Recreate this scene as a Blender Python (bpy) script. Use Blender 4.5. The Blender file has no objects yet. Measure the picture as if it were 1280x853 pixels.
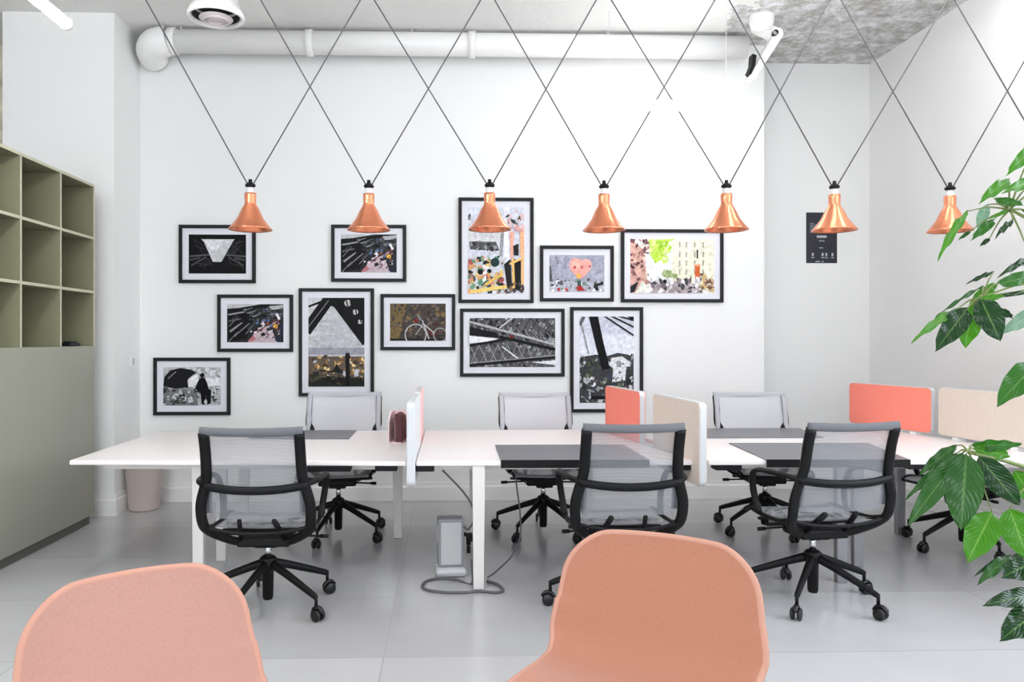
import bpy, bmesh, math, random
from mathutils import Vector, Matrix
PI = math.pi
R = math.radians
scene = bpy.context.scene
COL = scene.collection
# ------------------------------------------------------------------ camera geometry
F, CXP, CYP, YAW, CAMH = 960.0, 587.0, 425.0, 0.03, 1.415
def at(px, py, d):
    """world point lying at camera depth d on the sight line of a photo pixel"""
    r = (px - CXP) / F * d
    return Vector((r * math.cos(YAW) + d * math.sin(YAW), d * math.cos(YAW) - r * math.sin(YAW), CAMH - (py - CYP) / F * d))
def atz(px, py, z):
    return at(px, py, (CAMH - z) * F / (py - CYP))
cd = bpy.data.cameras.new('camera'); cam = bpy.data.objects.new('camera', cd); COL.objects.link(cam)
cam.location = (0, 0, CAMH); cam.rotation_euler = (PI / 2, 0, -YAW)
cd.sensor_width = 36; cd.lens = 36 * F / 1280
cd.shift_x = (640 - CXP) / 1280; cd.shift_y = (CYP - 426.5) / 1280
cd.clip_start = .05
scene.camera = cam

# ------------------------------------------------------------------ materials
def s2l(c):
    return tuple(((v / 255) / 12.92 if v / 255 <= .04045 else ((v / 255 + .055) / 1.055) ** 2.4) for v in c) + (1,)
def mat(name, rgb, rough=.5, metal=0, bump=0, bscale=200, var=0, vscale=8, alpha=1, emit=0, coat=0, stretch=None, trans=0, spec=.5, sheen=0, mottle=None):
    m = bpy.data.materials.new(name); m.use_nodes = True
    n = m.node_tree.nodes; l = m.node_tree.links; b = n['Principled BSDF']
    b.inputs['Base Color'].default_value = s2l(rgb); b.inputs['Roughness'].default_value = rough
    b.inputs['Metallic'].default_value = metal; b.inputs['Specular IOR Level'].default_value = spec
    if coat: b.inputs['Coat Weight'].default_value = coat
    if trans: b.inputs['Transmission Weight'].default_value = trans
    if sheen: b.inputs['Sheen Weight'].default_value = sheen
    if emit:
        b.inputs['Emission Color'].default_value = s2l(rgb); b.inputs['Emission Strength'].default_value = emit
    if alpha < 1: b.inputs['Alpha'].default_value = alpha
    if bump or var or mottle:
        tc = n.new('ShaderNodeTexCoord'); mp = n.new('ShaderNodeMapping'); l.new(tc.outputs['Object'], mp.inputs[0])
        if stretch: mp.inputs['Scale'].default_value = stretch
    if bump:
        t = n.new('ShaderNodeTexNoise'); t.inputs['Scale'].default_value = bscale; t.inputs['Detail'].default_value = 4
        l.new(mp.outputs[0], t.inputs['Vector'])
        bp = n.new('ShaderNodeBump'); bp.inputs['Strength'].default_value = bump; bp.inputs['Distance'].default_value = .01
        l.new(t.outputs['Fac'], bp.inputs['Height']); l.new(bp.outputs[0], b.inputs['Normal'])
    if var:
        t = n.new('ShaderNodeTexNoise'); t.inputs['Scale'].default_value = vscale; t.inputs['Detail'].default_value = 5
        l.new(mp.outputs[0], t.inputs['Vector'])
        cr = n.new('ShaderNodeValToRGB'); cr.color_ramp.elements[0].position = .3; cr.color_ramp.elements[1].position = .7
        lo = s2l(rgb); k = 1 - var
        cr.color_ramp.elements[0].color = (lo[0] * k, lo[1] * k, lo[2] * k, 1)
        k = min(1 + var, 1 / max(lo[:3]))
        cr.color_ramp.elements[1].color = (lo[0] * k, lo[1] * k, lo[2] * k, 1)
        l.new(t.outputs['Fac'], cr.inputs[0]); l.new(cr.outputs[0], b.inputs['Base Color'])
    return m
M = {}
M['wall'] = mat('white_wall_paint', (232, 232, 230), .6, bump=.05, bscale=60, var=.012, vscale=2)
M['white'] = mat('white_lacquer', (236, 235, 233), .35)
M['desk'] = mat('desk_laminate', (240, 234, 232), .35, spec=.4)
M['deskleg'] = mat('leg_lacquer', (226, 222, 219), .35)
M['desksteel'] = mat('brushed_leg_steel', (150, 150, 152), .35, metal=.7)
M['pad'] = mat('charcoal_desk_pad', (112, 112, 116), .42, spec=.6, bump=.03)
M['black'] = mat('black_plastic', (8, 8, 9), .5, spec=.25)
M['blackgloss'] = mat('black_rubber', (14, 14, 16), .35)
M['chrome'] = mat('chrome', (215, 215, 215), .15, metal=1)
M['band'] = mat('grey_knit_band', (104, 106, 110), .85, bump=.2, bscale=400)
M['copper'] = mat('brushed_copper', (238, 150, 112), .26, metal=.85, bump=.02, bscale=80, stretch=(1, 1, .1))
M['clear'] = mat('frosted_socket', (232, 232, 235), .15, alpha=.75)
M['bulb'] = mat('lamp_bulb', (255, 236, 220), .4, emit=4)
M['cord'] = mat('grey_cord', (92, 92, 94), .7)
M['tube'] = mat('led_tube', (255, 255, 255), .4, emit=95)
M['tubedim'] = mat('led_tube_wall', (255, 255, 255), .4, emit=11)
M['tubefill'] = mat('led_tube_fill', (253, 253, 255), .4, emit=19)
M['sage'] = mat('sage_lacquer', (150, 151, 136), .38, var=.05, vscale=1.2)
M['sageshade'] = mat('sage_board_shaded', (132, 130, 104), .5, var=.06, vscale=3)  # boards darkened: shade inside the cubbyholes is put into the colour
M['sagelit'] = mat('sage_board_edge_lit', (186, 186, 160), .5)  # front edges of the same boards, lit tone put into the colour
M['backshade'] = mat('olive_back_shaded', (84, 80, 60), .5, var=.1, vscale=3)  # darkened to stand in for shadow at the back of the cubbyholes
M['kick'] = mat('plinth_grey', (100, 98, 90), .6)
M['orange'] = mat('coral_felt', (250, 140, 122), .9, bump=.15, bscale=300, var=.03, vscale=40)
M['beige'] = mat('beige_felt', (224, 209, 196), .9, bump=.15, bscale=300, var=.03, vscale=40)
M['greyfelt'] = mat('pale_grey_felt', (222, 224, 226), .9, bump=.15, bscale=300)
M['pinkfelt'] = mat('pink_felt', (250, 200, 198), .9, bump=.15, bscale=300)
M['edge'] = mat('pale_edge_trim', (205, 209, 211), .5)
M['bin'] = mat('pale_pink_plastic', (206, 192, 186), .5)
M['maroon'] = mat('dark_maroon_card', (72, 14, 20), .5)
M['pinkcard'] = mat('pink_card', (244, 214, 216), .6)
M['case'] = mat('grey_case', (140, 142, 144), .45, bump=.04)
M['casefoot'] = mat('pale_foot', (200, 200, 202), .35)
M['frame'] = mat('black_frame_wood', (24, 24, 26), .5, spec=.25)
M['mount'] = mat('white_mount_card', (222, 222, 228), .8)
M['stem'] = mat('green_stem', (110, 125, 62), .55)
M['bark'] = mat('brown_bark', (96, 80, 60), .8, bump=.4, bscale=60, var=.2)
M['pot'] = mat('grey_ceramic', (208, 206, 203), .4)
M['soil'] = mat('soil', (52, 40, 32), .95, bump=.8, bscale=60, var=.3)
M['poster'] = mat('black_poster', (30, 31, 40), .5)
M['ink'] = mat('poster_ink', (176, 178, 188), .6)
M['grey'] = mat('socket_grey', (190, 190, 190), .5)
M['dark'] = mat('vent_dark', (30, 30, 32), .6)
M['ventin'] = mat('vent_vane', (205, 196, 196), .5)
# translucent chair knit: a real open weave, partly see-through from everywhere
def knit(name, rgb, op):
    m = mat(name, rgb, .8)
    n = m.node_tree.nodes; l = m.node_tree.links; b = n['Principled BSDF']
    tc = n.new('ShaderNodeTexCoord'); w = n.new('ShaderNodeTexWave'); w.bands_direction = 'Z'
    w.inputs['Scale'].default_value = 60; w.inputs['Distortion'].default_value = 2
    l.new(tc.outputs['Object'], w.inputs['Vector'])
    mr = n.new('ShaderNodeMapRange'); mr.inputs['To Min'].default_value = op - .08; mr.inputs['To Max'].default_value = op + .08
    l.new(w.outputs['Fac'], mr.inputs['Value']); l.new(mr.outputs[0], b.inputs['Alpha'])
    return m
M['mesh'] = knit('grey_open_knit', (142, 144, 148), .58)
M['meshpale'] = knit('pale_open_knit', (196, 197, 202), .75)
M['bandpale'] = mat('pale_knit_band', (178, 179, 184), .85, bump=.2, bscale=400)
# pink upholstery with a fine vertical weave
def fabric(name, a, bcol):
    m = mat(name, a, .9, sheen=.25)
    n = m.node_tree.nodes; l = m.node_tree.links; b = n['Principled BSDF']
    tc = n.new('ShaderNodeTexCoord'); mp = n.new('ShaderNodeMapping'); mp.inputs['Scale'].default_value = (700, 700, 90)
    t = n.new('ShaderNodeTexNoise'); t.inputs['Scale'].default_value = 1; t.inputs['Detail'].default_value = 3
    l.new(tc.outputs['Object'], mp.inputs[0]); l.new(mp.outputs[0], t.inputs['Vector'])
    cr = n.new('ShaderNodeValToRGB'); cr.color_ramp.elements[0].position = .32; cr.color_ramp.elements[1].position = .68
    cr.color_ramp.elements[0].color = s2l(a); cr.color_ramp.elements[1].color = s2l(bcol)
    l.new(t.outputs['Fac'], cr.inputs[0]); l.new(cr.outputs[0], b.inputs['Base Color'])
    bp = n.new('ShaderNodeBump'); bp.inputs['Strength'].default_value = .15; bp.inputs['Distance'].default_value = .002
    l.new(t.outputs['Fac'], bp.inputs['Height']); l.new(bp.outputs[0], b.inputs['Normal'])
    return m
M['salmon'] = fabric('salmon_weave', (168, 112, 88), (180, 124, 100))
M['rose'] = fabric('rose_weave', (174, 130, 116), (186, 142, 129))
M['piping'] = mat('rim_highlight_piping', (192, 142, 122), .8)  # seam colour lighter than the weave: rim highlight painted in
M['woodleg'] = mat('pale_oak', (205, 175, 140), .5, var=.15, vscale=12, stretch=(6, 6, .6))

def floor_mat():
    m = mat('grey_floor_tiles', (176, 175, 174), .22, spec=.7)
    n = m.node_tree.nodes; l = m.node_tree.links; b = n['Principled BSDF']
    tc = n.new('ShaderNodeTexCoord')
    br = n.new('ShaderNodeTexBrick'); br.offset = 0; br.inputs['Scale'].default_value = 1
    br.inputs['Mortar Size'].default_value = .004; br.inputs['Brick Width'].default_value = 1.6; br.inputs['Row Height'].default_value = .81
    br.inputs['Color1'].default_value = (.82, .82, .82, 1); br.inputs['Color2'].default_value = (1.0, 1.0, 1.0, 1)
    br.inputs['Mortar'].default_value = (.78, .78, .78, 1)
    mp = n.new('ShaderNodeMapping'); mp.inputs['Location'].default_value = (1.88, -4.24, 0)
    l.new(tc.outputs['Object'], mp.inputs[0]); l.new(mp.outputs[0], br.inputs['Vector'])
    t = n.new('ShaderNodeTexNoise'); t.inputs['Scale'].default_value = .8; t.inputs['Detail'].default_value = 6
    l.new(tc.outputs['Object'], t.inputs['Vector'])
    cr = n.new('ShaderNodeValToRGB'); cr.color_ramp.elements[0].position = .3; cr.color_ramp.elements[1].position = .7
    cr.color_ramp.elements[0].color = s2l((182, 180, 179)); cr.color_ramp.elements[1].color = s2l((198, 198, 200))
    l.new(t.outputs['Fac'], cr.inputs[0])
    mx = n.new('ShaderNodeMix'); mx.data_type = 'RGBA'; mx.blend_type = 'MULTIPLY'; mx.inputs[0].default_value = 1
    l.new(cr.outputs[0], mx.inputs[6]); l.new(br.outputs['Color'], mx.inputs[7]); l.new(mx.outputs[2], b.inputs['Base Color'])
    return m
M['floor'] = floor_mat()
def ceiling_mat():
    m = mat('patchy_concrete_ceiling', (220, 220, 220), .9)
    n = m.node_tree.nodes; l = m.node_tree.links; b = n['Principled BSDF']
    tc = n.new('ShaderNodeTexCoord'); sp = n.new('ShaderNodeSeparateXYZ'); l.new(tc.outputs['Object'], sp.inputs[0])
    t1 = n.new('ShaderNodeTexNoise'); t1.inputs['Scale'].default_value = 2.2; t1.inputs['Detail'].default_value = 7
    l.new(tc.outputs['Object'], t1.inputs['Vector'])
    t2 = n.new('ShaderNodeTexNoise'); t2.inputs['Scale'].default_value = 9; t2.inputs['Detail'].default_value = 9; t2.inputs['Roughness'].default_value = .75
    l.new(tc.outputs['Object'], t2.inputs['Vector'])
    cr = n.new('ShaderNodeValToRGB'); e = cr.color_ramp.elements
    e[0].position = .3; e[0].color = s2l((146, 140, 132)); e[1].position = .62; e[1].color = s2l((238, 239, 242))
    x = cr.color_ramp.elements.new(.46); x.color = s2l((190, 188, 184))
    l.new(t2.outputs['Fac'], cr.inputs[0])
    def math_(op, a, bv):
        q = n.new('ShaderNodeMath'); q.operation = op
        for i, v in enumerate((a, bv)):
            if isinstance(v, (int, float)): q.inputs[i].default_value = v
            else: l.new(v, q.inputs[i])
        return q.outputs[0]
    ny = math_('MULTIPLY', math_('SUBTRACT', t1.outputs['Fac'], .5), 1.3)
    m1 = math_('GREATER_THAN', math_('ADD', sp.outputs['Y'], ny), 5.72)
    m2 = math_('LESS_THAN', math_('ADD', sp.outputs['X'], ny), 2.35)
    msk = math_('MULTIPLY', m1, m2)
    mx = n.new('ShaderNodeMix'); mx.data_type = 'RGBA'; l.new(msk, mx.inputs[0]); l.new(cr.outputs[0], mx.inputs[6])
    mx.inputs[7].default_value = s2l((232, 231, 228)); l.new(mx.outputs[2], b.inputs['Base Color'])
    bp = n.new('ShaderNodeBump'); bp.inputs['Strength'].default_value = .5; bp.inputs['Distance'].default_value = .03
    l.new(t2.outputs['Fac'], bp.inputs['Height']); l.new(bp.outputs[0], b.inputs['Normal'])
    return m
M['ceiling'] = ceiling_mat()
M['stone'] = mat('rough_cream_stone', (214, 206, 182), .9, bump=.9, bscale=6, var=.35, vscale=5)

# ------------------------------------------------------------------ mesh helpers
class MB:
    """collects shapes and links them as ONE mesh object"""
    def __init__(s): s.bm = bmesh.new(); s.mi = 0
    def _mark(s, before):
        for f in s.bm.faces:
            if f not in before: f.material_index = s.mi
    def box(s, c, size, rot=None, bev=0):
        g = bmesh.ops.create_cube(s.bm, size=1); vs = g['verts']
        for v in vs: v.co = Vector((v.co.x * size[0], v.co.y * size[1], v.co.z * size[2]))
        if bev:
            es = list({e for v in vs for e in v.link_edges})
            r = bmesh.ops.bevel(s.bm, geom=vs + es, offset=bev, segments=2, affect='EDGES', profile=.5)
            vs = list({v for f in r['faces'] for v in f.verts} | {v for v in vs if v.is_valid})
            vs = s._isl(vs)
        for v in vs:
            if rot is not None: v.co = rot @ v.co
            v.co = v.co + Vector(c)
        for f in {f for v in vs for f in v.link_faces}: f.material_index = s.mi
        return vs
    def _isl(s, vs):
        seen = set(vs); st = list(vs)
        while st:
            v = st.pop()
            for e in v.link_edges:
                o = e.other_vert(v)
                if o not in seen: seen.add(o); st.append(o)
        return list(seen)
    def tube(s, pts, rad, seg=10, flat=1.0, closed=False, up=None, caps=True):
        """sweep an ellipse (rad, rad*flat) along points; rad may be a list"""
        pts = [Vector(p) for p in pts]; N = len(pts)
        rr = rad if isinstance(rad, (list, tuple)) else [rad] * N
        rings = []; prev = None
        for i, p in enumerate(pts):
            if closed: t = pts[(i + 1) % N] - pts[i - 1]
            else: t = pts[min(i + 1, N - 1)] - pts[max(i - 1, 0)]
            t.normalize()
            if prev is None:
                a = Vector(up) if up is not None else (Vector((0, 0, 1)) if abs(t.z) < .9 else Vector((0, 1, 0)))
            else: a = prev
            u = a - t * a.dot(t)
            if u.length < 1e-5: u = t.orthogonal()
            u.normalize(); w = t.cross(u); prev = u
            rings.append([s.bm.verts.new(p + (u * math.cos(k * 2 * PI / seg) * rr[i] + w * math.sin(k * 2 * PI / seg) * rr[i] * flat)) for k in range(seg)])
        L = N if closed else N - 1
        for i in range(L):
            A, B = rings[i], rings[(i + 1) % N]
            for k in range(seg):
                f = s.bm.faces.new((A[k], A[(k + 1) % seg], B[(k + 1) % seg], B[k])); f.smooth = True; f.material_index = s.mi
        if caps and not closed:
            for q in (rings[0][::-1], rings[-1]):
                f = s.bm.faces.new(q); f.material_index = s.mi
    def lathe(s, prof, c=(0, 0, 0), seg=32, axis=None, smooth=True):
        """prof: list of (r, z) spun round z, optionally turned by matrix axis"""
        c = Vector(c); rings = []
        for r, z in prof:
            if r < 1e-6:
                v = Vector((0, 0, z)); v = axis @ v if axis else v
                rings.append([s.bm.verts.new(v + c)])
            else:
                ring = []
                for k in range(seg):
                    v = Vector((r * math.cos(k * 2 * PI / seg), r * math.sin(k * 2 * PI / seg), z)); v = axis @ v if axis else v
                    ring.append(s.bm.verts.new(v + c))
                rings.append(ring)
        for A, B in zip(rings, rings[1:]):
            for k in range(seg):
                if len(A) == 1 and len(B) == 1: break
                if len(A) == 1: q = (A[0], B[(k + 1) % seg], B[k])
                elif len(B) == 1: q = (A[k], A[(k + 1) % seg], B[0])
                else: q = (A[k], A[(k + 1) % seg], B[(k + 1) % seg], B[k])
                f = s.bm.faces.new(q); f.smooth = smooth; f.material_index = s.mi
    def prism(s, pts, ext, bev=0):
        """polygon (3-D points) extruded by vector ext"""
        vs = [s.bm.verts.new(Vector(p)) for p in pts]; f = s.bm.faces.new(vs)
        g = bmesh.ops.extrude_face_region(s.bm, geom=[f])
        nv = [x for x in g['geom'] if isinstance(x, bmesh.types.BMVert)]
        for v in nv: v.co += Vector(ext)
        al = vs + nv
        if bev:
            es = list({e for v in al for e in v.link_edges})
            r = bmesh.ops.bevel(s.bm, geom=al + es, offset=bev, segments=2, affect='EDGES')
            al = list({v for f in r['faces'] for v in f.verts})
            al = s._isl(al)
        for f in {f for v in al for f in v.link_faces}: f.material_index = s.mi
    def face(s, pts):
        f = s.bm.faces.new([s.bm.verts.new(Vector(p)) for p in pts]); f.material_index = s.mi; return f
    def grid(s, fn, nu, nv, smooth=True):
        V = [[s.bm.verts.new(Vector(fn(i / nu, j / nv))) for j in range(nv + 1)] for i in range(nu + 1)]
        for i in range(nu):
            for j in range(nv):
                f = s.bm.faces.new((V[i][j], V[i + 1][j], V[i + 1][j + 1], V[i][j + 1])); f.smooth = smooth; f.material_index = s.mi
    def build(s, name, m, parent=None, recalc=True):
        if recalc: bmesh.ops.recalc_face_normals(s.bm, faces=s.bm.faces)
        me = bpy.data.meshes.new(name); s.bm.to_mesh(me); s.bm.free()
        for x in (m if isinstance(m, list) else [m]): me.materials.append(x)
        o = bpy.data.objects.new(name, me); COL.objects.link(o)
        if parent is not None: o.parent = parent
        return o
def recentre(o):
    """put a one-mesh thing's origin at its base"""
    me = o.data; lo = Vector((1e9,) * 3); hi = -lo
    for v in me.vertices:
        lo = Vector(map(min, lo, v.co)); hi = Vector(map(max, hi, v.co))
    c = Vector(((lo.x + hi.x) / 2, (lo.y + hi.y) / 2, lo.z))
    me.transform(Matrix.Translation(-c)); o.location = c
    return o
def tag(o, label, cat, group=None, kind=None):
    o['label'] = label; o['category'] = cat
    if group: o['group'] = group
    if kind: o['kind'] = kind
    return o
def thing(name, label, cat, loc=(0, 0, 0), rz=0, group=None):
    o = bpy.data.objects.new(name, None); COL.objects.link(o); o.empty_display_size = .1
    o.location = loc; o.rotation_euler = (0, 0, rz)
    return tag(o, label, cat, group)
def struct(o, label=None):
    o['kind'] = 'structure'
    if label: o['label'] = label
    return o
def copy_tree(o, parent=None):
    c = o.copy(); COL.objects.link(c)
    if parent is not None: c.parent = parent
    for ch in list(o.children): copy_tree(ch, c)
    return c
def smooth_path(pts, n=6):
    """Catmull-Rom through the points"""
    P = [Vector(p) for p in pts]; P = [P[0] * 2 - P[1]] + P + [P[-1] * 2 - P[-2]]; out = []
    for i in range(1, len(P) - 2):
        a, b, c, d = P[i - 1:i + 3]
        for k in range(n):
            t = k / n
            out.append(.5 * ((2 * b) + (c - a) * t + (2 * a - 5 * b + 4 * c - d) * t * t + (-a + 3 * b - 3 * c + d) * t ** 3))
    out.append(P[-2]); return out

# ------------------------------------------------------------------ room shell
CEIL = 4.05
YB = 6.79        # back wall
YR = 7.22        # recessed part of the back wall, on the right
XR = 4.04        # right wall
def slab(name, lo, hi, m, label=None):
    b = MB(); c = [(a + d) / 2 for a, d in zip(lo, hi)]; b.box(c, [d - a for a, d in zip(lo, hi)])
    return struct(b.build(name, m), label)
slab('floor', (-5.2, -2.6, -.1), (5.2, 7.6, 0), M['floor'], 'pale grey glossy tiled floor')
slab('ceiling', (-5.2, -2.6, CEIL), (5.2, 7.6, CEIL + .15), M['ceiling'], 'patchy concrete ceiling partly painted white')
slab('wall_back', (-2.675, YB - .0, 0), (2.84, YR + .2, CEIL), M['wall'], 'white back wall hung with framed photographs')
slab('wall_recess', (2.84, YR, 0), (5.0, YR + .2, CEIL), M['wall'], 'white recessed wall with the black notice')
slab('wall_right', (XR, -2.6, 0), (XR + .2, YR, CEIL), M['wall'], 'white right side wall')
slab('wall_pier', (-3.56, 6.27, 0), (-2.675, YR + .2, CEIL), M['wall'], 'white pier beside the green cabinet')
slab('wall_left', (-4.9, -2.6, 0), (-4.7, 7.4, CEIL), M['wall'], 'white left side wall')
slab('wall_stone', (-4.7, 7.0, 0), (-3.56, 7.4, CEIL), M['stone'], 'rough cream stone wall beyond the pier')
def skirting(name, p0, p1, nrm, h=.16):
    p0, p1, nrm = Vector(p0), Vector(p1), Vector(nrm)
    prof = [(0, 0), (.022, 0), (.022, h * .72), (.014, h * .8), (.012, h), (0, h)]
    b = MB(); b.prism([p0 + nrm * (a + .0005) + Vector((0, 0, z)) for a, z in prof], p1 - p0)
    return struct(b.build(name, M['white']))
skirting('baseboard_back', (-2.653, YB, 0), (2.84, YB, 0), (0, -1, 0))
skirting('baseboard_recess', (2.84, YR, 0), (XR - .03, YR, 0), (0, -1, 0))
skirting('baseboard_pier', (-3.56, 6.27, 0), (-2.653, 6.27, 0), (0, -1, 0), .17)
skirting('baseboard_pier_side', (-2.675, 6.27, 0), (-2.675, YB - .023, 0), (1, 0, 0), .17)
skirting('baseboard_right', (XR, 2.2, 0), (XR, YR, 0), (-1, 0, 0))

# ------------------------------------------------------------------ pipe, vent, bracket, tubes
py, pz, pr = 6.55, 3.935, .098
pipe = thing('ceiling_pipe', 'thick white pipe running along the top of the back wall', 'pipe', (0, py, pz))
xl, xr_ = at(214, 55, 6.55).x, at(936, 52, 6.55).x
b = MB(); b.tube([(xl, 0, 0), (xr_, 0, 0)], pr, 24); b.build('pipe_run', M['white'], pipe)
for px in (218, 387, 590):
    b = MB(); x = at(px, 55, 6.5).x; b.tube([(x - .03, 0, 0), (x + .03, 0, 0)], pr + .014, 24); b.build('coupling', M['white'], pipe)
b = MB(); x = xl
b.tube(smooth_path([(x, 0, 0), (x - .1, .0, -.02), (x - .17, .08, -.05), (x - .19, .2, -.07)], 6), pr + .025, 24)
b.build('elbow', M['white'], pipe)
b = MB()
for px in (230, 515, 760):
    x = at(px, 40, 6.5).x; b.tube([(x, -.05, .07), (x, -.05, CEIL - pz - .001)], .008, 8)
b.build('hanger', M['grey'], pipe)

vp = at(270, 20, 4.9)
vent = thing('ceiling_air_diffuser', 'round white air diffuser hanging on a short duct near the top left', 'air vent', vp)
b = MB(); b.lathe([(.135, CEIL - vp.z - .001), (.135, .05), (.165, .03), (.178, .0), (.174, -.016), (.165, -.02), (.152, -.008), (.148, .01), (.146, .07), (.0, .07)], seg=40)
b.build('duct_collar', M['white'], vent)
b = MB(); b.lathe([(0, .066), (.145, .066), (.1455, .0), (.141, .0), (.14, .06), (0, .06)], seg=32); b.build('dark_throat', M['dark'], vent)
b = MB(); b.lathe([(0, -.03), (.03, -.031), (.1, -.024), (.105, -.018), (.1, -.012), (0, -.016)], seg=32)
for r in (.04, .07): b.lathe([(r, -.026), (r + .004, -.038), (r + .008, -.038), (r + .01, -.025)], seg=32)
b.build('diffuser_disc', M['ventin'], vent)

bp_ = at(955, 60, 6.25)
br = thing('ceiling_bracket_fitting', 'white angular bracket with black insert at the right end of the ceiling pipe', 'bracket', bp_)
def P(px, py_, d=6.25): return at(px, py_, d) - bp_
b = MB(); b.lathe([(0, -.05), (.08, -.03), (.095, .02), (.095, .1), (.08, .14), (.0, .15)], P(952, 32)); b.build('mount_drum', M['white'], br)
b = MB(); b.tube([P(952, 20), Vector((P(952, 20).x, P(952, 20).y, CEIL - bp_.z - .001))], .03, 12); b.build('mount_stem', M['white'], br)
b = MB(); b.prism([P(978, 35), P(980, 43), P(944, 98), P(937, 96), P(967, 44), P(945, 33), P(947, 27)], (0, .12, 0), .006); b.build('arm', M['white'], br)
b = MB(); b.prism([P(941, 67), P(946, 69), P(944, 82), P(939, 93), P(936, 90), P(940, 80)], (0, .08, 0)); b.build('black_insert', M['black'], br)
b = MB(); b.lathe([(0, -.02), (.022, -.015), (.022, .03)], P(968, 42) - Vector((0, .0, 0)), 16, Matrix.Rotation(R(90), 3, 'X')); b.build('knob', M['dark'], br)

def led(name, p0, p1, m, label, w=.05, caps=True):
    p0, p1 = Vector(p0), Vector(p1); c = (p0 + p1) / 2
    t = thing(name, label, 'ceiling light', c, 0, None)
    b = MB(); b.tube([p0 - c, p1 - c], w / 2, 14); b.build('diffuser', m, t)
    dd = (p1 - p0).normalized()
    for e, s_ in (((p0, -1), (p1, 1)) if caps else ()):
        b = MB(); b.tube([e - c + dd * s_ * .0005, e - c + dd * s_ * .02], w / 2 + .003, 14); b.build('end_cap', M['white'], t)
    for k in (.12, .88):
        q = p0.lerp(p1, k) - c
        b = MB(); b.tube([q + Vector((0, 0, w / 2)), Vector((q.x, q.y, CEIL - c.z - .001))], .0022, 6); b.build('suspension_wire', M['white'], t)
    return t
a = at(82, 29, 3.85)
led('light_tube', (a.x, a.y, a.z), (a.x, a.y - 1.5, a.z), M['tube'], 'glowing white tube light hanging at the top left corner', .055)
c0, c1 = at(738, 131, 6.15), at(933, 131, 6.15)
led('light_tube', c0, (c1.x, c0.y, c0.z), M['tubedim'], 'glowing white tube light close to the back wall above the street photograph', .085, False)
for x, y, z in ((-.2, 2.7, 3.9), (1.3, 3.2, 3.9), (2.3, 4.3, 3.9), (3.4, 4.5, 3.9), (-2.0, 1.2, 3.7), (3.0, 1.2, 3.7)):  # unseen tubes added as fill light for the room
    led('light_tube', (x, y + .75, z), (x, y - .75, z), M['tubefill'], 'added fill tube light high under the ceiling, out of view', .07)['group'] = 'added fill tube lights above the picture'
# ------------------------------------------------------------------ sage cabinet
CXF = at(116, 655, 5.9).x            # front plane
YF = at(116, 655, 5.93).y; YN = YF - .508 * 8
CB = CXF - .40
LOW, TOP = 1.366, 2.612
cab = thing('shelf_cabinet', 'tall sage green cabinet with open cubbyholes above plain doors', 'cabinet', (CXF - .2, (YF + YN) / 2, 0))
cc = Vector(cab.location)
def cbox(name, lo, hi, m, bev=.0):
    b = MB(); lo, hi = Vector(lo) - cc, Vector(hi) - cc
    b.box((lo + hi) / 2, hi - lo, bev=bev)
    if m is M['sageshade']:
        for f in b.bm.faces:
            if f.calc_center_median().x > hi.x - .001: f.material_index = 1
        return b.build(name, [m, M['sagelit']], cab)
    return b.build(name, m, cab)
cbox('plinth', (CB, YN, .0), (CXF - .03, YF - .02, .07), M['kick'])
cbox('lower_body', (CB, YN, .071), (CXF - .0, YF, LOW), M['sage'], .002)
cbox('back_panel', (CB, YN, LOW + .001), (CB + .015, YF, TOP - .02), M['backshade'])
T_ = .02
for k in range(9):
    y = YF - k * .508
    cbox('divider', (CB + .0155, y - T_ if k < 8 else y, LOW + .001), (CXF, y if k < 8 else y + T_, TOP - T_ - .001), M['sageshade'])
for k in range(8):
    y1 = YF - k * .508 - T_ - .0005; y0 = YF - (k + 1) * .508 + .0005 + (T_ if k == 7 else 0)
    for j in (1, 2):
        z = LOW + (TOP - LOW) * j / 3
        cbox('shelf', (CB + .0155, y0, z - T_ / 2), (CXF - .001, y1, z + T_ / 2), M['sageshade'])
cbox('top_board', (CB, YN, TOP - T_), (CXF, YF, TOP), M['sageshade'])
# small dark thing lying on the bottom shelf
b = MB(); q = Vector((CXF - .1, YF - .2, LOW + .001))
b.box(q + Vector((0, 0, .012)), (.1, .16, .022), bev=.006); b.box(q + Vector((0, .02, .03)), (.06, .09, .014), bev=.005)
tag(recentre(b.build('pouch', M['poster'])), 'small dark navy pouch in the lowest far cubbyhole of the green cabinet', 'pouch')

# ------------------------------------------------------------------ light switch, bin
sw = at(160, 452, 6.53)
t = thing('light_switch', 'small white light switch on the side of the pier', 'switch', (-2.675, sw.y, sw.z))
b = MB(); b.box((.006, 0, 0), (.01, .085, .085), bev=.003); b.build('face_plate', M['white'], t)
b = MB(); b.box((.014, 0, 0), (.006, .035, .05), bev=.002); b.build('rocker', M['grey'], t)
bn = atz(190, 631, 0); bn.y -= .02; bn.z = 0
t = thing('waste_bin', 'pale pink tapered waste bin standing against the back wall left of the desk', 'bin', (bn.x, 6.5, 0))
prof = [(0, .002), (.118, .002), (.122, .01), (.158, .44), (.163, .445), (.158, .45), (.150, .44), (.114, .02), (0, .018)]
b = MB(); b.lathe(prof, seg=40); b.build('bin_body', M['bin'], t)
b = MB(); b.lathe([(.158, .435), (.168, .437), (.170, .452), (.164, .46), (.156, .452)], seg=40); b.build('rim', M['bin'], t)

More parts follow.
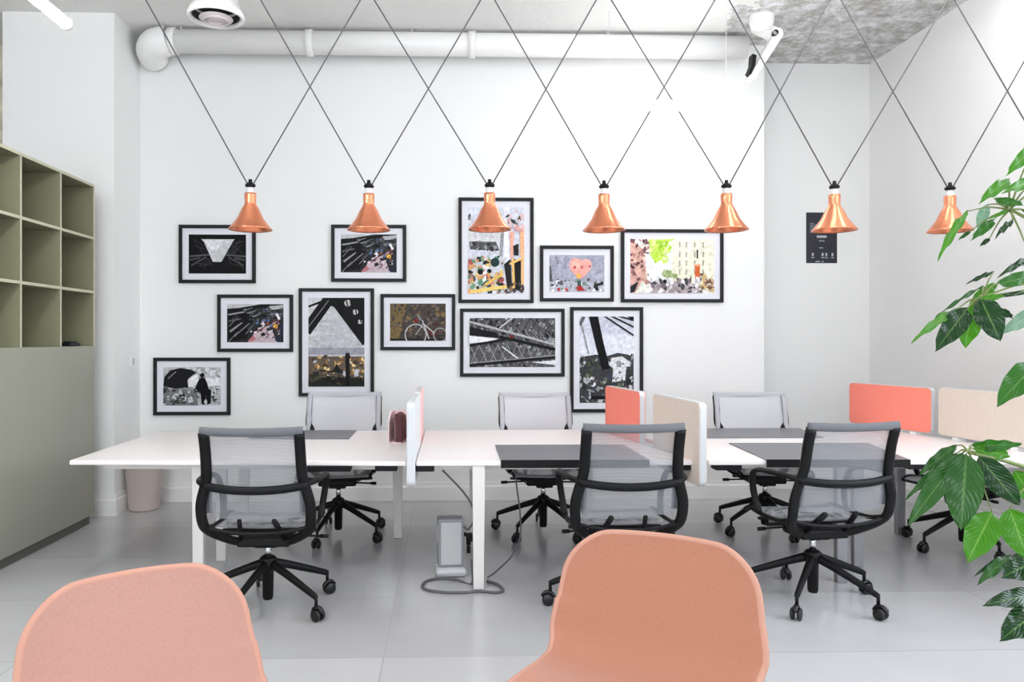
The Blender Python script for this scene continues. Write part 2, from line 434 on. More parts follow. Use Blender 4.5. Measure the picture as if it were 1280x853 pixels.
# ------------------------------------------------------------------ desks
TH, TT = .73, .026
def flat(px, py_): 
    p = atz(px, py_, TH); return p
def desk(name, corners, label, legs, trays, legmat=None, foot=True):
    cs = [Vector((c.x, c.y, 0)) for c in corners]; c = sum(cs, Vector()) / 4
    t = thing(name, label, 'desk', c, 0, 'white bench desks')
    b = MB(); b.prism([p - c + Vector((0, 0, TH - TT)) for p in cs], (0, 0, TT), .004); b.build('tabletop', M['desk'], t)
    # beams
    b = MB()
    for k in (.1, .5, .9):
        A = cs[0].lerp(cs[3], k); B = cs[1].lerp(cs[2], k); dd = (B - A).normalized()
        mid = (A + B) / 2 - c; L = (B - A).length - .3
        b.box(mid + Vector((0, 0, TH - TT - .022)), (L, .045, .04), Matrix.Rotation(math.atan2(dd.y, dd.x), 3, 'Z'), .003)
    b.build('under_beam', M['deskleg'], t)
    for (x, y) in legs:
        b = MB(); q = Vector((x, y, 0)) - c
        vs = b.box(q + Vector((0, 0, (TH - TT) / 2)), (.072, .045, TH - TT - .002), bev=.004)
        for v in b.bm.verts:
            if v.co.z < .3: v.co.x = q.x + (v.co.x - q.x) * .82
        b.build('leg', legmat or M['deskleg'], t)
        b = MB(); b.lathe([(0, 0), (.018, 0), (.02, .006), (.012, .012), (0, .012)], q + Vector((0, 0, .0)), 12)
    for (x0, x1, y) in trays:
        b = MB(); b.box(Vector(((x0 + x1) / 2, y, TH - TT - .017)) - c, (x1 - x0, .09, .03), bev=.004); b.build('cable_tray', M['black'], t)
    return t
yn = lambda x: 4.315 - .004 * x
A0, A3 = flat(86.4, 575.8), flat(197.4, 539.4)
def near(px): return flat(px, 577.0 - (px - 560) * .003)
def far(px): return flat(px, 538.3 - (px - 500) * .006)
A1, A2 = near(507.5), far(520)
B0, B1, B2, B3 = near(520), near(868), far(744), far(531.8)
C0, C3 = near(886), far(775)
C1 = Vector((3.63, C0.y - .03, 0)); C2 = Vector((3.36, C3.y - .01, 0))
l1 = atz(240, 738, 0); l2 = atz(277, 701, 0); l3 = atz(598, 735, 0)
desk('bench_desk', (A0, A1, A2, A3), 'long white bench desk nearest the green cabinet', [(l1.x, A0.y + .08), (l2.x, 4.97), (l2.x - .02, 5.6), (A1.x - .12, 5.5)],
     [(at(470, 0, 4.4).x, at(497, 0, 4.4).x, A1.y + .06), (at(385, 0, 4.4).x, at(440, 0, 4.4).x, A1.y + .06)])
desk('bench_desk', (B0, B1, B2, B3), 'middle white bench desk between the two pairs of clip-on screens', [(l3.x, B0.y + .03), (l3.x + .02, 5.0), (l3.x + .02, 5.62), (B2.x - .1, 5.6)],
     [(at(520, 0, 4.4).x, at(543, 0, 4.4).x, B1.y + .06), (at(838, 0, 4.4).x, at(862, 0, 4.4).x, B1.y + .06)])
desk('bench_desk', (C0, C1, C2, C3), 'right-hand white bench desk standing on steel legs by the plant', [(atz(1056, 731, 0).x, 4.42), (atz(1078, 712, 0).x, 4.72), (3.3, 5.5)],
     [(at(892, 0, 4.4).x, at(925, 0, 4.4).x, C0.y + .05), (at(1136, 0, 4.4).x, at(1172, 0, 4.4).x, C0.y + .05)], M['desksteel'])

# desk pads
def pad(corners, label, lip=True):
    c = sum(corners, Vector()) / 4; c.z = TH + .0005
    t = thing('desk_pad', label, 'desk pad', c, 0, 'charcoal desk pads')
    b = MB(); b.prism([Vector((p.x, p.y, TH + .0005)) - c for p in corners], (0, 0, .006), .001); b.build('pad_sheet', M['pad'], t)
    if lip:
        A, B = corners[0], corners[1]; b = MB()
        mid = (A + B) / 2 - c; mid.z = -.016; mid.y -= .004
        b.box(mid, ((B - A).length, .006, .046), Matrix.Rotation(math.atan2(B.y - A.y, B.x - A.x), 3, 'Z'), .001)
        b.build('front_lip', M['black'], t)
def ext(p, dy):
    return Vector((p.x, p.y + dy, 0))
p0 = flat(626, 577.1); p1 = flat(812, 576.6)
p0.y = near(626).y - .003; p1.y = near(812).y - .003
pad([p0, p1, flat(779, 557), flat(619, 557.5)], 'charcoal desk pad on the middle desk in front of the near grey chair')
p0 = near(957); p1 = near(1134); p0.y = C0.y - .012; p1.y = C0.y - .04 
pad([p0, p1, flat(1085, 555), flat(911, 555)], 'charcoal desk pad on the right-hand desk behind the near grey chair')
pad([flat(310, 549.5), flat(436, 549.5), flat(446, 538.9), flat(325, 539.2)], 'charcoal desk pad at the far edge of the left desk', False)
pad([flat(880, 548.5), flat(1030, 548), flat(1000, 536.3), flat(868, 536.8)], 'charcoal desk pad at the far edge of the right-hand desk', False)

# ------------------------------------------------------------------ desk screens
def screen(P0, P1, z0, z1, m, label, th=.044, name='desk_screen', fl=0):
    P0, P1 = Vector((P0.x, P0.y, 0)), Vector((P1.x, P1.y, 0))
    L = (P1 - P0).length; ang = math.atan2(P1.y - P0.y, P1.x - P0.x)
    t = thing(name, label, 'desk screen', ((P0.x + P1.x) / 2, (P0.y + P1.y) / 2, z0), ang, 'clip-on desk screens')
    H_ = z1 - z0; r = .035
    def rr(inset):
        pts = []
        for cx, cz, a0 in ((L / 2 - r, r, -90), (L / 2 - r, H_ - r, 0), (-L / 2 + r, H_ - r, 90), (-L / 2 + r, r, 180)):
            for k in range(7):
                a = R(a0 + k * 15); pts.append((cx + (r - inset) * math.cos(a), cz + (r - inset) * math.sin(a)))
        return pts
    b = MB(); b.prism([(x, -th / 2 + .006, z) for x, z in rr(0)], (0, th - .012, 0), 0); b.build('edge_trim', M['edge'], t)
    b = MB()
    for s_ in (-1, 1):
        y = s_ * (th / 2 - .0055)
        b.prism([(x, y, z) for x, z in rr(.004)], (0, s_ * .0055, 0), 0)
    b.build('felt_face', m, t)
    if fl:
        for x in (-L * .3, L * .3):
            b = MB(); b.box((x, 0, -.012), (.05, .06, .022), bev=.003); b.build('clamp', M['white'], t)
    return t
def gp(px, d): p = at(px, 500, d); return Vector((p.x, p.y, 0))
hw = .022
# left pair
screen(gp(513.4, 4.25), gp(521.6, 5.02), .598, 1.066, M['greyfelt'], 'pale grey screen seen almost edge-on between left and middle desks, nearer half')
screen(gp(522.0, 5.06), gp(525.8, 5.76), .60, 1.070, M['pinkfelt'], 'thin pink-sided screen right behind the pale grey edge-on screen')
# middle pair
screen(gp(879, 4.25), gp(820, 5.02), .598, 1.066, M['beige'], 'beige screen with pale edge hanging past the near edge of the middle desk')
screen(gp(803, 5.08), gp(760, 5.78), .60, 1.072, M['orange'], 'small-looking coral screen behind the near middle chair and beige screen')
# right pair, standing on the top
screen(gp(1167, 5.42), gp(1064, 6.15), .752, 1.075, M['orange'], 'wide coral screen on the right-hand desk', fl=1)
screen(gp(1300, 4.6), gp(1176, 5.37), .752, 1.085, M['beige'], 'wide beige screen on the right-hand desk behind the plant', fl=1)

# ------------------------------------------------------------------ holder on the left desk
hq = atz(497, 552, TH)
t = thing('file_holder', 'small dark red and pink file holder on the left desk beside the edge-on screen', 'file holder', (hq.x, hq.y, TH + .001), R(-6))
b = MB(); b.prism([(-.045, -.11, 0), (-.045, .11, 0), (-.045, .11, .2), (-.045, -.02, .2), (-.045, -.11, .14)], (.006, 0, 0)); b.prism([(-.039, .104, 0), (.045, .104, 0), (.045, .104, .2), (-.039, .104, .2)], (0, .006, 0)); b.box((0, 0, .003), (.084, .206, .005)); b.build('holder_shell', M['pinkcard'], t)
b = MB(); b.prism([(.002, -.1, .006), (.046, -.1, .006), (.046, -.1, .12), (.04, -.1, .17), (.018, -.1, .19), (-.004, -.1, .19), (.002, -.1, .12)], (0, .19, 0), .002); b.build('red_binder', M['maroon'], t)

# ------------------------------------------------------------------ office chairs
def chair_proto(name, label, mesh, band, wk=.93, az=.70):
    t = thing(name, label, 'office chair', (0, 0, 0), 0, 'grey mesh office chairs around the desks')
    backp = smooth_path([(0, -.345, .972), (0, -.315, .88), (0, -.29, .76), (0, -.275, .66), (0, -.262, .58), (0, -.25, .528)], 6)
    def back(u, v):           # u across, v down from the top
        x = (u - .5) * .49 * wk; f_ = v * (len(backp) - 1); i = min(int(f_), len(backp) - 2); p = backp[i].lerp(backp[i + 1], f_ - i)
        return Vector((x, p.y - (1 - (2 * u - 1) ** 2) * .03 + .012, p.z))
    b = MB(); b.grid(back, 12, 30); b.build('backrest_mesh', mesh, t)
    for s_ in (-1, 1):
        def edge(u, v):
            f_ = v * (len(backp) - 1) * .9; i = min(int(f_), len(backp) - 2); p = backp[i].lerp(backp[i + 1], f_ - i)
            a = u * PI; return Vector((s_ * wk * .25 + .018 * math.cos(a), p.y + .012 + .012 * math.sin(a), p.z))
        b = MB(); b.grid(edge, 8, 24); b.build('side_band', band, t)
    seatp = smooth_path([(0, -.2, .478), (0, -.1, .455), (0, .05, .45), (0, .18, .462), (0, .245, .455), (0, .265, .43)], 6)
    def seat(u, v):
        x = (u - .5) * .5; f_ = v * (len(seatp) - 1); i = min(int(f_), len(seatp) - 2); p = seatp[i].lerp(seatp[i + 1], f_ - i)
        return Vector((x, p.y, p.z - (1 - (2 * u - 1) ** 2) * .022 * math.sin(PI * min(1, v * 1.1))))
    b = MB(); b.grid(seat, 12, 30); b.build('seat_mesh', mesh, t)
    b = MB(); b.tube(smooth_path([(-.266 * wk, -.345, .974), (-.15 * wk, -.360, .970), (0, -.364, .968), (.15 * wk, -.360, .970), (.266 * wk, -.345, .974)], 5), .021, 12, .55); b.build('top_band', band, t)
    for s_ in (-1, 1):
        b = MB()
        b.tube(smooth_path([(s_ * .247 * wk, -.347, .962), (s_ * .247 * wk, -.317, .87), (s_ * .25 * wk, -.292, .76), (s_ * .243, -.275, .70), (s_ * .268, -.262, .6), (s_ * .266, -.24, .505), (s_ * .245, -.195, .45), (s_ * .17, -.13, .395), (s_ * .11, -.09, .368)], 5), .018, 10, 1.5, up=(0, 1, 0)); b.build('back_frame', M['black'], t)
        b = MB()
        b.tube(smooth_path([(s_ * .245, -.285, az), (s_ * .288, -.22, az + .01), (s_ * .305, -.08, az + .01), (s_ * .300, .03, az), (s_ * .292, .1, az - .03), (s_ * .28, .125, az - .1), (s_ * .268, .12, .52), (s_ * .262, .09, .455)], 5),
               .014, 10, 1.3); b.build('armrest', M['black'], t)
        b = MB(); b.tube(smooth_path([(s_ * .265, -.235, .49), (s_ * .262, -.1, .455), (s_ * .258, .08, .45), (s_ * .256, .2, .46), (s_ * .25, .262, .44)], 5), .012, 8); b.build('seat_rail', M['black'], t)
    b = MB(); b.tube(smooth_path([(-.258, -.284, az - .002), (-.13, -.307, az - .018), (0, -.315, az - .023), (.13, -.307, az - .018), (.258, -.284, az - .002)], 5), .021, 10, .7); b.build('back_crossbar', M['black'], t)
    b = MB(); b.tube(smooth_path([(-.27, -.225, .482), (-.14, -.232, .455), (0, -.235, .447), (.14, -.232, .455), (.27, -.225, .482)], 5), .0095, 8); b.build('lower_crossbar', M['black'], t)
    b = MB(); b.tube([(-.252, .262, .438), (0, .268, .43), (.252, .262, .438)], .009, 8); b.build('seat_front_bar', M['black'], t)
    for s_ in (-1, 1):
        b = MB(); b.tube([(s_ * .085, -.245, .515), (s_ * .115, -.1, .385)], .017, 8, .7); b.build('recline_strut', M['black'], t)
    b = MB(); b.box((0, -.02, .372), (.27, .2, .05), bev=.012); b.box((0, .0, .345), (.12, .14, .03), bev=.008); b.box((0, .04, .40), (.5, .03, .016), bev=.004); b.box((0, .12, .415), (.5, .025, .016), bev=.004); b.build('tilt_mechanism', M['black'], t)
    for q in (((.12, .02, .375), (.27, .02, .37), (.315, .02, .369)), ((-.12, .07, .375), (-.24, .07, .37), (-.28, .07, .369))):
        b = MB(); b.tube(q[:2], .006, 8); b.tube(q[1:], .011, 8); b.build('adjust_lever', M['black'], t)
    b = MB(); b.tube([(0, 0, .26), (0, 0, .35)], .018, 16); b.build('gas_lift', M['chrome'], t)
    base = MB(); base.lathe([(0, .045), (.024, .045), (.028, .06), (.03, .2), (.042, .215), (.045, .262), (.03, .275), (0, .275)], seg=24); bo = base.build('base_hub', M['black'], t)
    for k in range(5):
        a = k * 2 * PI / 5; ca, sa = math.cos(a), math.sin(a)
        b = MB(); pts = [(ca * r, sa * r, z) for r, z in ((.03, .235), (.12, .205), (.24, .16), (.33, .125), (.352, .115))]
        b.tube(smooth_path(pts, 4), [.024 - .010 * i / 16 for i in range(17)], 10, .85)
        b.tube([(ca * .35, sa * .35, .125), (ca * .35, sa * .35, .072)], .009, 8); b.build('base_leg', M['black'], bo)
        b = MB(); tx = Vector((-sa, ca, 0)); c = Vector((ca * .362, sa * .362, .031))
        for s_ in (-1, 1):
            rot = Matrix(((ca, 0, -sa), (sa, 0, ca), (0, 1, 0)))
            b.lathe([(0, -.009), (.026, -.009), (.031, -.005), (.031, .005), (.026, .009), (0, .009)], c + tx * s_ * .017, 18, rot)
        b.tube(smooth_path([c + Vector((-ca * .034, -sa * .034, .012)), c + Vector((-ca * .02, -sa * .02, .034)), c + Vector((ca * .01, sa * .01, .039)), c + Vector((ca * .033, sa * .033, .018))], 3), .009, 8, 1.5)
        b.build('caster', M['blackgloss'], bo)
    return t
near_proto = chair_proto('office_chair', '', M['mesh'], M['band'])
def place(o, x, y, rz, label, base_rot=0, lift=0):
    o.location = (x, y, 0); o.rotation_euler = (0, 0, R(rz)); o['label'] = label
    for ch in o.children:
        if ch.name.startswith('base_hub'): ch.rotation_euler = (0, 0, R(base_rot - rz))
        elif lift and not ch.name.startswith('gas_lift'): ch.location.z = lift
        elif lift: ch.scale = (1, 1, 1); ch.location.z = lift * .6
def at2(px, d): p = at(px, 500, d); return p.x, p.y
nearpos = [(335, 4.06, 0, 37, 'grey mesh office chair with black frame at the near side of the left desk', 0),
           (771, 4.06, 1, 28, 'grey mesh office chair with black frame behind the salmon chair at the middle desk', .018),
           (1016, 4.17, 7, 16, 'grey mesh office chair with black frame at the near side of the right-hand desk', .012)]
chairs = [near_proto]
x, y = at2(*nearpos[0][:2]); 
for k in (1, 2):
    chairs.append(copy_tree(near_proto))
for o, (px, d, rz, brot, lab, lift) in zip(chairs, nearpos):
    x, y = at2(px, d); place(o, x, y, rz, lab, brot, lift)
far_proto = chair_proto('office_chair', '', M['meshpale'], M['bandpale'], 1.05, .655)
farpos = [(423, 5.55, 180, 38, 'pale-backed mesh office chair on the far side of the left desk', .02),
          (679, 5.63, 184, 16, 'pale-backed mesh office chair on the far side of the middle desk', .01),
          (956, 5.70, 177, 63, 'pale-backed mesh office chair on the far side of the right-hand desk near the black notice', .01),
          (1204, 5.22, 110, 53, 'office chair mostly hidden by the plant and the wide beige screen', 0)]
fch = [far_proto] + [copy_tree(far_proto) for k in range(3)]
for o, (px, d, rz, brot, lab, lift) in zip(fch, farpos):
    x, y = at2(px, d); place(o, x, y, rz, lab, brot, lift)

# ------------------------------------------------------------------ upright case and cables
cq = atz(563, 718, 0)
t = thing('computer_tower', 'slim upright grey case with a pale rounded foot under the middle desk', 'computer case', (cq.x, cq.y, 0), R(4))
b = MB(); b.box((0, 0, .2), (.155, .12, .29), bev=.012); b.build('case_body', M['case'], t)
b = MB(); b.box((0, -.061, .2), (.12, .004, .25), bev=.001); b.box((-.078, 0, .25), (.006, .08, .1), bev=.002); b.build('front_panel', M['grey'], t)
b = MB(); b.box((0, -.01, .03), (.185, .15, .055), bev=.024); b.build('rounded_foot', M['casefoot'], t)
b = MB(); b.tube([(.08, 0, .24), (.105, -.01, .235), (.11, -.01, .18)], .014, 8); b.box((.12, 0, .22), (.03, .04, .05), bev=.006); b.box((.11, 0, .15), (.022, .03, .05), bev=.006); b.build('plug', M['black'], t)
def cable(pts, rad, label, name='power_cable'):
    b = MB(); b.tube(smooth_path(pts, 8), rad, 8); return tag(recentre(b.build(name, M['cord'])), label, 'cable')
fz = lambda px, py_, z=.008: atz(px, py_, z)
yB = B0.y
cable([at(553, 588, 4.5), at(562, 597, 4.5), at(578, 614, 4.5), at(590, 632, 4.48), at(592.5, 650, 4.46), at(585, 662, 4.5), at(580, 659, 4.55)], .006, 'thin dark cable dropping from the middle desk to the grey case')
loop = [at(590, 700, 4.42), fz(590, 730), fz(570, 725), fz(548, 723.5), fz(531, 728), fz(530, 736), fz(552, 740.5), fz(580, 741), fz(600, 739.5), fz(620, 741), fz(629, 738), fz(622, 731), fz(609, 727)]
cable(loop, .0085, 'dark cable coiled on the floor around the foot of the desk leg', 'coiled_cable')
cable([fz(610, 722), fz(622, 713, .02), at(640, 695, 4.75), at(650, 672, 4.8), at(650, 640, 4.85), at(646, 610, 4.9), at(644, 590, 4.9)], .005, 'thin dark cable hanging in a curve right of the desk leg')

# ------------------------------------------------------------------ pendant lamps
def pendant(px, hub, bot, wpx, d, lefttop, righttop, label):
    c = at(px, bot, d); s_ = (bot - hub) * d / F; zt = s_          # hub height above the rim
    rad = wpx * d / F / 2
    t = thing('pendant_lamp', label, 'pendant lamp', c, 0, 'row of copper pendant lamps')
    k = zt / .295
    b = MB()
    pr_ = [(.024, .222), (.034, .220), (.035, .205), (.033, .165), (.036, .15)]
    out = [(r * k, z * k) for r, z in pr_] + [(.055 * k, .118 * k), (rad * .60, .068 * k), (rad * .82, .03 * k), (rad * .95, .010 * k), (rad, .003), (rad * .99, 0)]
    inn = [(rad * .93, .006 * k + .002), (rad * .8, .027 * k), (rad * .57, .064 * k), (.05 * k, .114 * k), (.03 * k, .15 * k), (.024 * k, .215 * k)]
    b.lathe(out + inn, seg=40); b.build('shade', M['copper'], t)
    b = MB(); b.lathe([(0, .255), (.022, .253), (.024, .22), (.02, .205), (0, .2)], seg=20)
    for v in b.bm.verts: v.co *= k
    b.build('socket', M['clear'], t)
    b = MB(); b.lathe([(0, .305), (.01, .303), (.012, .285), (.03, .272), (.031, .262), (.024, .256), (0, .256)], seg=20)
    for v in b.bm.verts: v.co *= k
    b.build('cord_clip', M['black'], t)
    b = MB(); b.lathe([(0, .06), (.02, .065), (.028, .085), (.024, .11), (.014, .14), (0, .14)], seg=20)
    for v in b.bm.verts: v.co *= k
    b.build('bulb', M['bulb'], t)
    for sg, top in ((-1, lefttop), (1, righttop)):
        ptop = at(top, 0, d); h0 = Vector((sg * .022, 0, .28 * k)); e = ptop - c
        f_ = (CEIL - .002 - c.z - h0.z) / (e.z - h0.z); e = h0 + (e - h0) * f_; e.y = 0
        b = MB(); b.tube([h0, e], .0045, 8); b.build('suspension_cord', M['cord'], t)
lamps = [(313, 226, 287.5, 54, 183, 449, 'copper pendant lamp furthest left, above the photograph with the pale wedge'),
         (461, 227, 288, 54, 326, 600, 'copper pendant lamp hanging over the upper dark street photograph'),
         (612, 226, 287.5, 54, 467, 745, 'copper pendant lamp hanging in front of the tall colourful graffiti photograph'),
         (755, 227.5, 288.5, 53, 617, 894, 'copper pendant lamp between the heart photograph and the green street photograph'),
         (908, 227, 288, 54, 762, 1038, 'copper pendant lamp at the right corner of the green street photograph'),
         (1043, 228, 288.5, 54, 909, 1186, 'copper pendant lamp partly covering the black notice'),
         (1187.5, 230, 289.5, 52, 1048, 1326, 'copper pendant lamp partly hidden by the plant leaves')]
for i, (px, hub, bot, w, lt, rt, lab) in enumerate(lamps):
    pendant(px, hub, bot, w, 5.03 + i * .018, lt, rt, lab)
# the right-hand neighbour outside the frame: only its left cord reaches the picture
pendant(1333, 231, 290, 51, 5.16, 1189, 1470, 'copper pendant lamp beyond the right edge of the view')

# ------------------------------------------------------------------ framed photographs
PAL = {}
def ink(rgb):
    if rgb not in PAL: PAL[rgb] = mat('print_ink_%d_%d_%d' % rgb, rgb, .5, spec=.12, var=.22 if max(rgb) > 50 else .1, vscale=38)
    return PAL[rgb]
class Art:
    def __init__(s, w, h): s.w, s.h = w, h; s.items = []
    def poly(s, rgb, pts): s.items.append((rgb, pts)); return s
    def rect(s, rgb, x0, y0, x1, y1): return s.poly(rgb, [(x0, y0), (x1, y0), (x1, y1), (x0, y1)])
    def line(s, rgb, x0, y0, x1, y1, t, t2=None):
        t2 = t if t2 is None else t2; ax, ay = x0 * s.w, y0 * s.h; bx, by = x1 * s.w, y1 * s.h
        L = math.hypot(bx - ax, by - ay) or 1; nx, ny = -(by - ay) / L, (bx - ax) / L; m_ = min(s.w, s.h)
        q = [(ax + nx * t * m_, ay + ny * t * m_), (bx + nx * t2 * m_, by + ny * t2 * m_), (bx - nx * t2 * m_, by - ny * t2 * m_), (ax - nx * t * m_, ay - ny * t * m_)]
        return s.poly(rgb, [(a_ / s.w, b_ / s.h) for a_, b_ in q])
    def disc(s, rgb, cx, cy, r, ry=None, n=14):
        ry = r * s.w / s.h if ry is None else ry
        return s.poly(rgb, [(cx + r * math.cos(k * 2 * PI / n), cy + ry * math.sin(k * 2 * PI / n)) for k in range(n)])
    def ring(s, rgb, cx, cy, r, t, n=18):
        a = s.w / s.h
        for k in range(n):
            u, v = k * 2 * PI / n, (k + 1) * 2 * PI / n
            s.poly(rgb, [(cx + r * math.cos(u), cy + r * a * math.sin(u)), (cx + r * math.cos(v), cy + r * a * math.sin(v)), (cx + (r - t) * math.cos(v), cy + (r - t) * a * math.sin(v)), (cx + (r - t) * math.cos(u), cy + (r - t) * a * math.sin(u))])
        return s
    def specks(s, rnd, cols, n, x0, y0, x1, y1, lo, hi):
        for k in range(n):
            x, y = rnd.uniform(x0, x1), rnd.uniform(y0, y1); a = rnd.uniform(0, PI); r = rnd.uniform(lo, hi); q = rnd.uniform(.3, 1)
            pts = [(x + r * math.cos(a + e) * (1 if i % 2 == 0 else q), y + r * s.w / s.h * math.sin(a + e) * (1 if i % 2 == 0 else q)) for i, e in enumerate((0, 1.3, 3.0, 4.4))]
            s.poly(rnd.choice(cols), [(min(max(px, 0), 1), min(max(py_, 0), 1)) for px, py_ in pts])
        return s
def clip01(pts):
    out = pts
    for ax, lim, sg in ((0, 0, 1), (0, 1, -1), (1, 0, 1), (1, 1, -1)):
        res = []
        for i in range(len(out)):
            p, q = out[i - 1], out[i]; ip = sg * (p[ax] - lim) >= 0; iq = sg * (q[ax] - lim) >= 0
            if ip != iq:
                t = (lim - p[ax]) / (q[ax] - p[ax]); res.append((p[0] + (q[0] - p[0]) * t, p[1] + (q[1] - p[1]) * t))
            if iq: res.append(q)
        out = res
        if not out: return []
    return out
def picture(box, art_fn, label, mat_px=8.5):
    x0, y0, x1, y1 = box
    d = 6.79
    p0, p1 = at(x0, y1, d), at(x1, y0, d); w = p1.x - p0.x; h = p1.z - p0.z
    c = Vector(((p0.x + p1.x) / 2, YB - .0005, p0.z))
    t = thing('framed_photograph', label, 'picture', c, 0, 'framed photographs on the back wall')
    fw = 4.2 / 141.4; dp = .028
    b = MB()
    b.box((0, -dp / 2, fw / 2), (w, dp, fw), bev=.003); b.box((0, -dp / 2, h - fw / 2), (w, dp, fw), bev=.003)
    b.box((-w / 2 + fw / 2, -dp / 2, h / 2), (fw, dp, h - 2 * fw + .002), bev=.003); b.box((w / 2 - fw / 2, -dp / 2, h / 2), (fw, dp, h - 2 * fw + .002), bev=.003)
    b.build('frame', M['frame'], t)
    b = MB(); b.box((0, -.007, h / 2), (w - 2 * fw, .012, h - 2 * fw)); b.build('mount', M['mount'], t)
    mw = mat_px / 141.4 + .004; aw, ah = w - 2 * fw - 2 * mw + .02, h - 2 * fw - 2 * mw + .02
    A = Art(aw, ah); art_fn(A)
    cols = []; b = MB(); y = -.0135
    for rgb, pts in A.items:
        pts = clip01(pts)
        if len(pts) < 3: continue
        if rgb not in cols: cols.append(rgb)
        b.mi = cols.index(rgb)
        b.face([((u - .5) * aw, y, h / 2 + (.5 - v) * ah) for u, v in pts]); y -= .00004
    b.build('print', [ink(r) for r in cols], t, recalc=False)
    return t
K = lambda v: (v, v, v + 2)
def art_wedge(a):
    r = random.Random(3); a.rect(K(14), 0, 0, 1, 1)
    for k in range(9): a.line(K(46), r.uniform(0, .3), r.uniform(.1, .9), r.uniform(.2, .45), r.uniform(.1, .8), .012); a.line(K(50), r.uniform(.7, 1), r.uniform(.1, .9), r.uniform(.55, .8), r.uniform(.1, .8), .012)
    a.line(K(82), 0, .56, .36, .52, .02); a.line(K(82), 1, .56, .64, .52, .02); a.line(K(70), .04, .8, .3, .58, .02); a.line(K(70), .96, .8, .7, .58, .02)
    a.line(K(60), .02, .65, .2, .6, .03); a.line(K(60), .98, .65, .8, .6, .03)
    a.poly(K(200), [(.22, .12), (.8, .12), (.76, .2), (.57, .7), (.42, .7), (.27, .2)]); a.poly(K(222), [(.26, .14), (.6, .14), (.5, .4), (.4, .4)])
def art_street(a):
    r = random.Random(8); a.rect(K(42), 0, 0, 1, 1)
    a.poly(K(190), [(0, 0), (.6, 0), (.2, .1), (0, .12)]); a.poly(K(178), [(.7, .06), (1, .02), (1, .12), (.7, .16)])
    a.line(K(160), .02, .28, .3, .2, .02); a.line(K(22), 0, .2, .75, .05, .05); a.poly(K(16), [(0, .3), (.5, .2), (.35, .9), (0, 1)])
    a.line(K(150), .05, .72, .27, .48, .03, .012); a.line(K(120), .12, .85, .4, .5, .015); a.line(K(90), .02, .45, .25, .38, .02)
    a.specks(r, [K(24), K(60), K(80), (60, 66, 90)], 34, .3, .12, 1, .42, .02, .07)
    for k in range(16):
        x = r.uniform(.3, .95); y = r.uniform(.1, .4); a.line(r.choice([K(14), K(96), K(150), K(30)]), x, y, x + .14, y - .06, .012, .004)
    for k in range(10):
        x = r.uniform(0, .4); y = r.uniform(.3, .9); a.line(r.choice([K(10), K(80), K(130), K(24)]), x, y + .15, x + .16, y - .12, .01, .004)
    a.poly((188, 170, 176), [(.38, 1), (.5, .72), (.75, .55), (.9, 1)]); a.poly((176, 112, 118), [(.36, .98), (.46, .82), (.52, .9), (.44, .99)])
    a.specks(r, [(196, 150, 158), (230, 200, 205), K(225), K(30), (120, 60, 66), (90, 110, 150)], 34, .38, .4, .92, .8, .015, .05)
    a.disc((232, 178, 76), .86, .58, .04); a.disc((176, 90, 50), .72, .5, .02); a.line(K(236), .88, .25, .93, .4, .03)
    for k in range(16):
        x = r.uniform(.42, .9); y = r.uniform(.5, .9); a.line(r.choice([K(20), K(36), K(214), (150, 96, 100)]), x, y, x + r.uniform(.03, .09), y - r.uniform(.05, .16), .014, .006)
    a.specks(r, [K(20), (40, 46, 72)], 14, .86, .5, 1, 1, .02, .05)
def art_arch(a):
    r = random.Random(5); a.rect(K(196), 0, 0, 1, 1)
    for k in range(14): 
        y = r.uniform(.25, .66); a.poly((178 + k, 179 + k, 184 + k), [(0, y), (r.uniform(.4, 1), y - .03), (1, y + .02), (r.uniform(.2, .7), y + .05)])
    a.rect((150, 152, 160), 0, .56, 1, .64)
    a.poly(K(18), [(.24, 0), (.62, 0), (.5, .1), (.42, .1)]); a.line(K(16), .36, .02, -.05, .38, .1); a.line(K(16), .48, .02, 1.05, .5, .1); a.line(K(120), .36, .03, 0, .33, .008)
    a.poly(K(18), [(.55, 0), (1, .0), (1, .44), (.86, .34)]); 
    for x, y, q in ((.7, .06, .06), (.84, .16, .05), (.92, .27, .04)): a.disc(K(190), x, y, q)
    for k in range(6): a.line(K(22), .6 + k * .07, .0, .7 + k * .06, .28, .012)
    a.line(K(20), 0, .1, .25, .04, .02)
    a.rect((96, 84, 72), 0, .66, 1, 1)
    a.specks(r, [(206, 170, 110), (232, 206, 150), (140, 106, 66), (70, 56, 44), (190, 190, 200)], 70, 0, .66, 1, .9, .02, .07)
    a.rect((34, 34, 30), 0, .9, 1, 1); a.specks(r, [(40, 42, 34), (70, 66, 52), (24, 22, 20)], 30, 0, .86, 1, 1, .03, .09)
    a.line(K(16), .7, .62, .7, 1, .035); a.disc(K(20), .7, .66, .05); a.poly(K(26), [(.42, .84), (.5, .74), (.6, .84)]); a.line(K(28), .2, .82, .62, .84, .012)
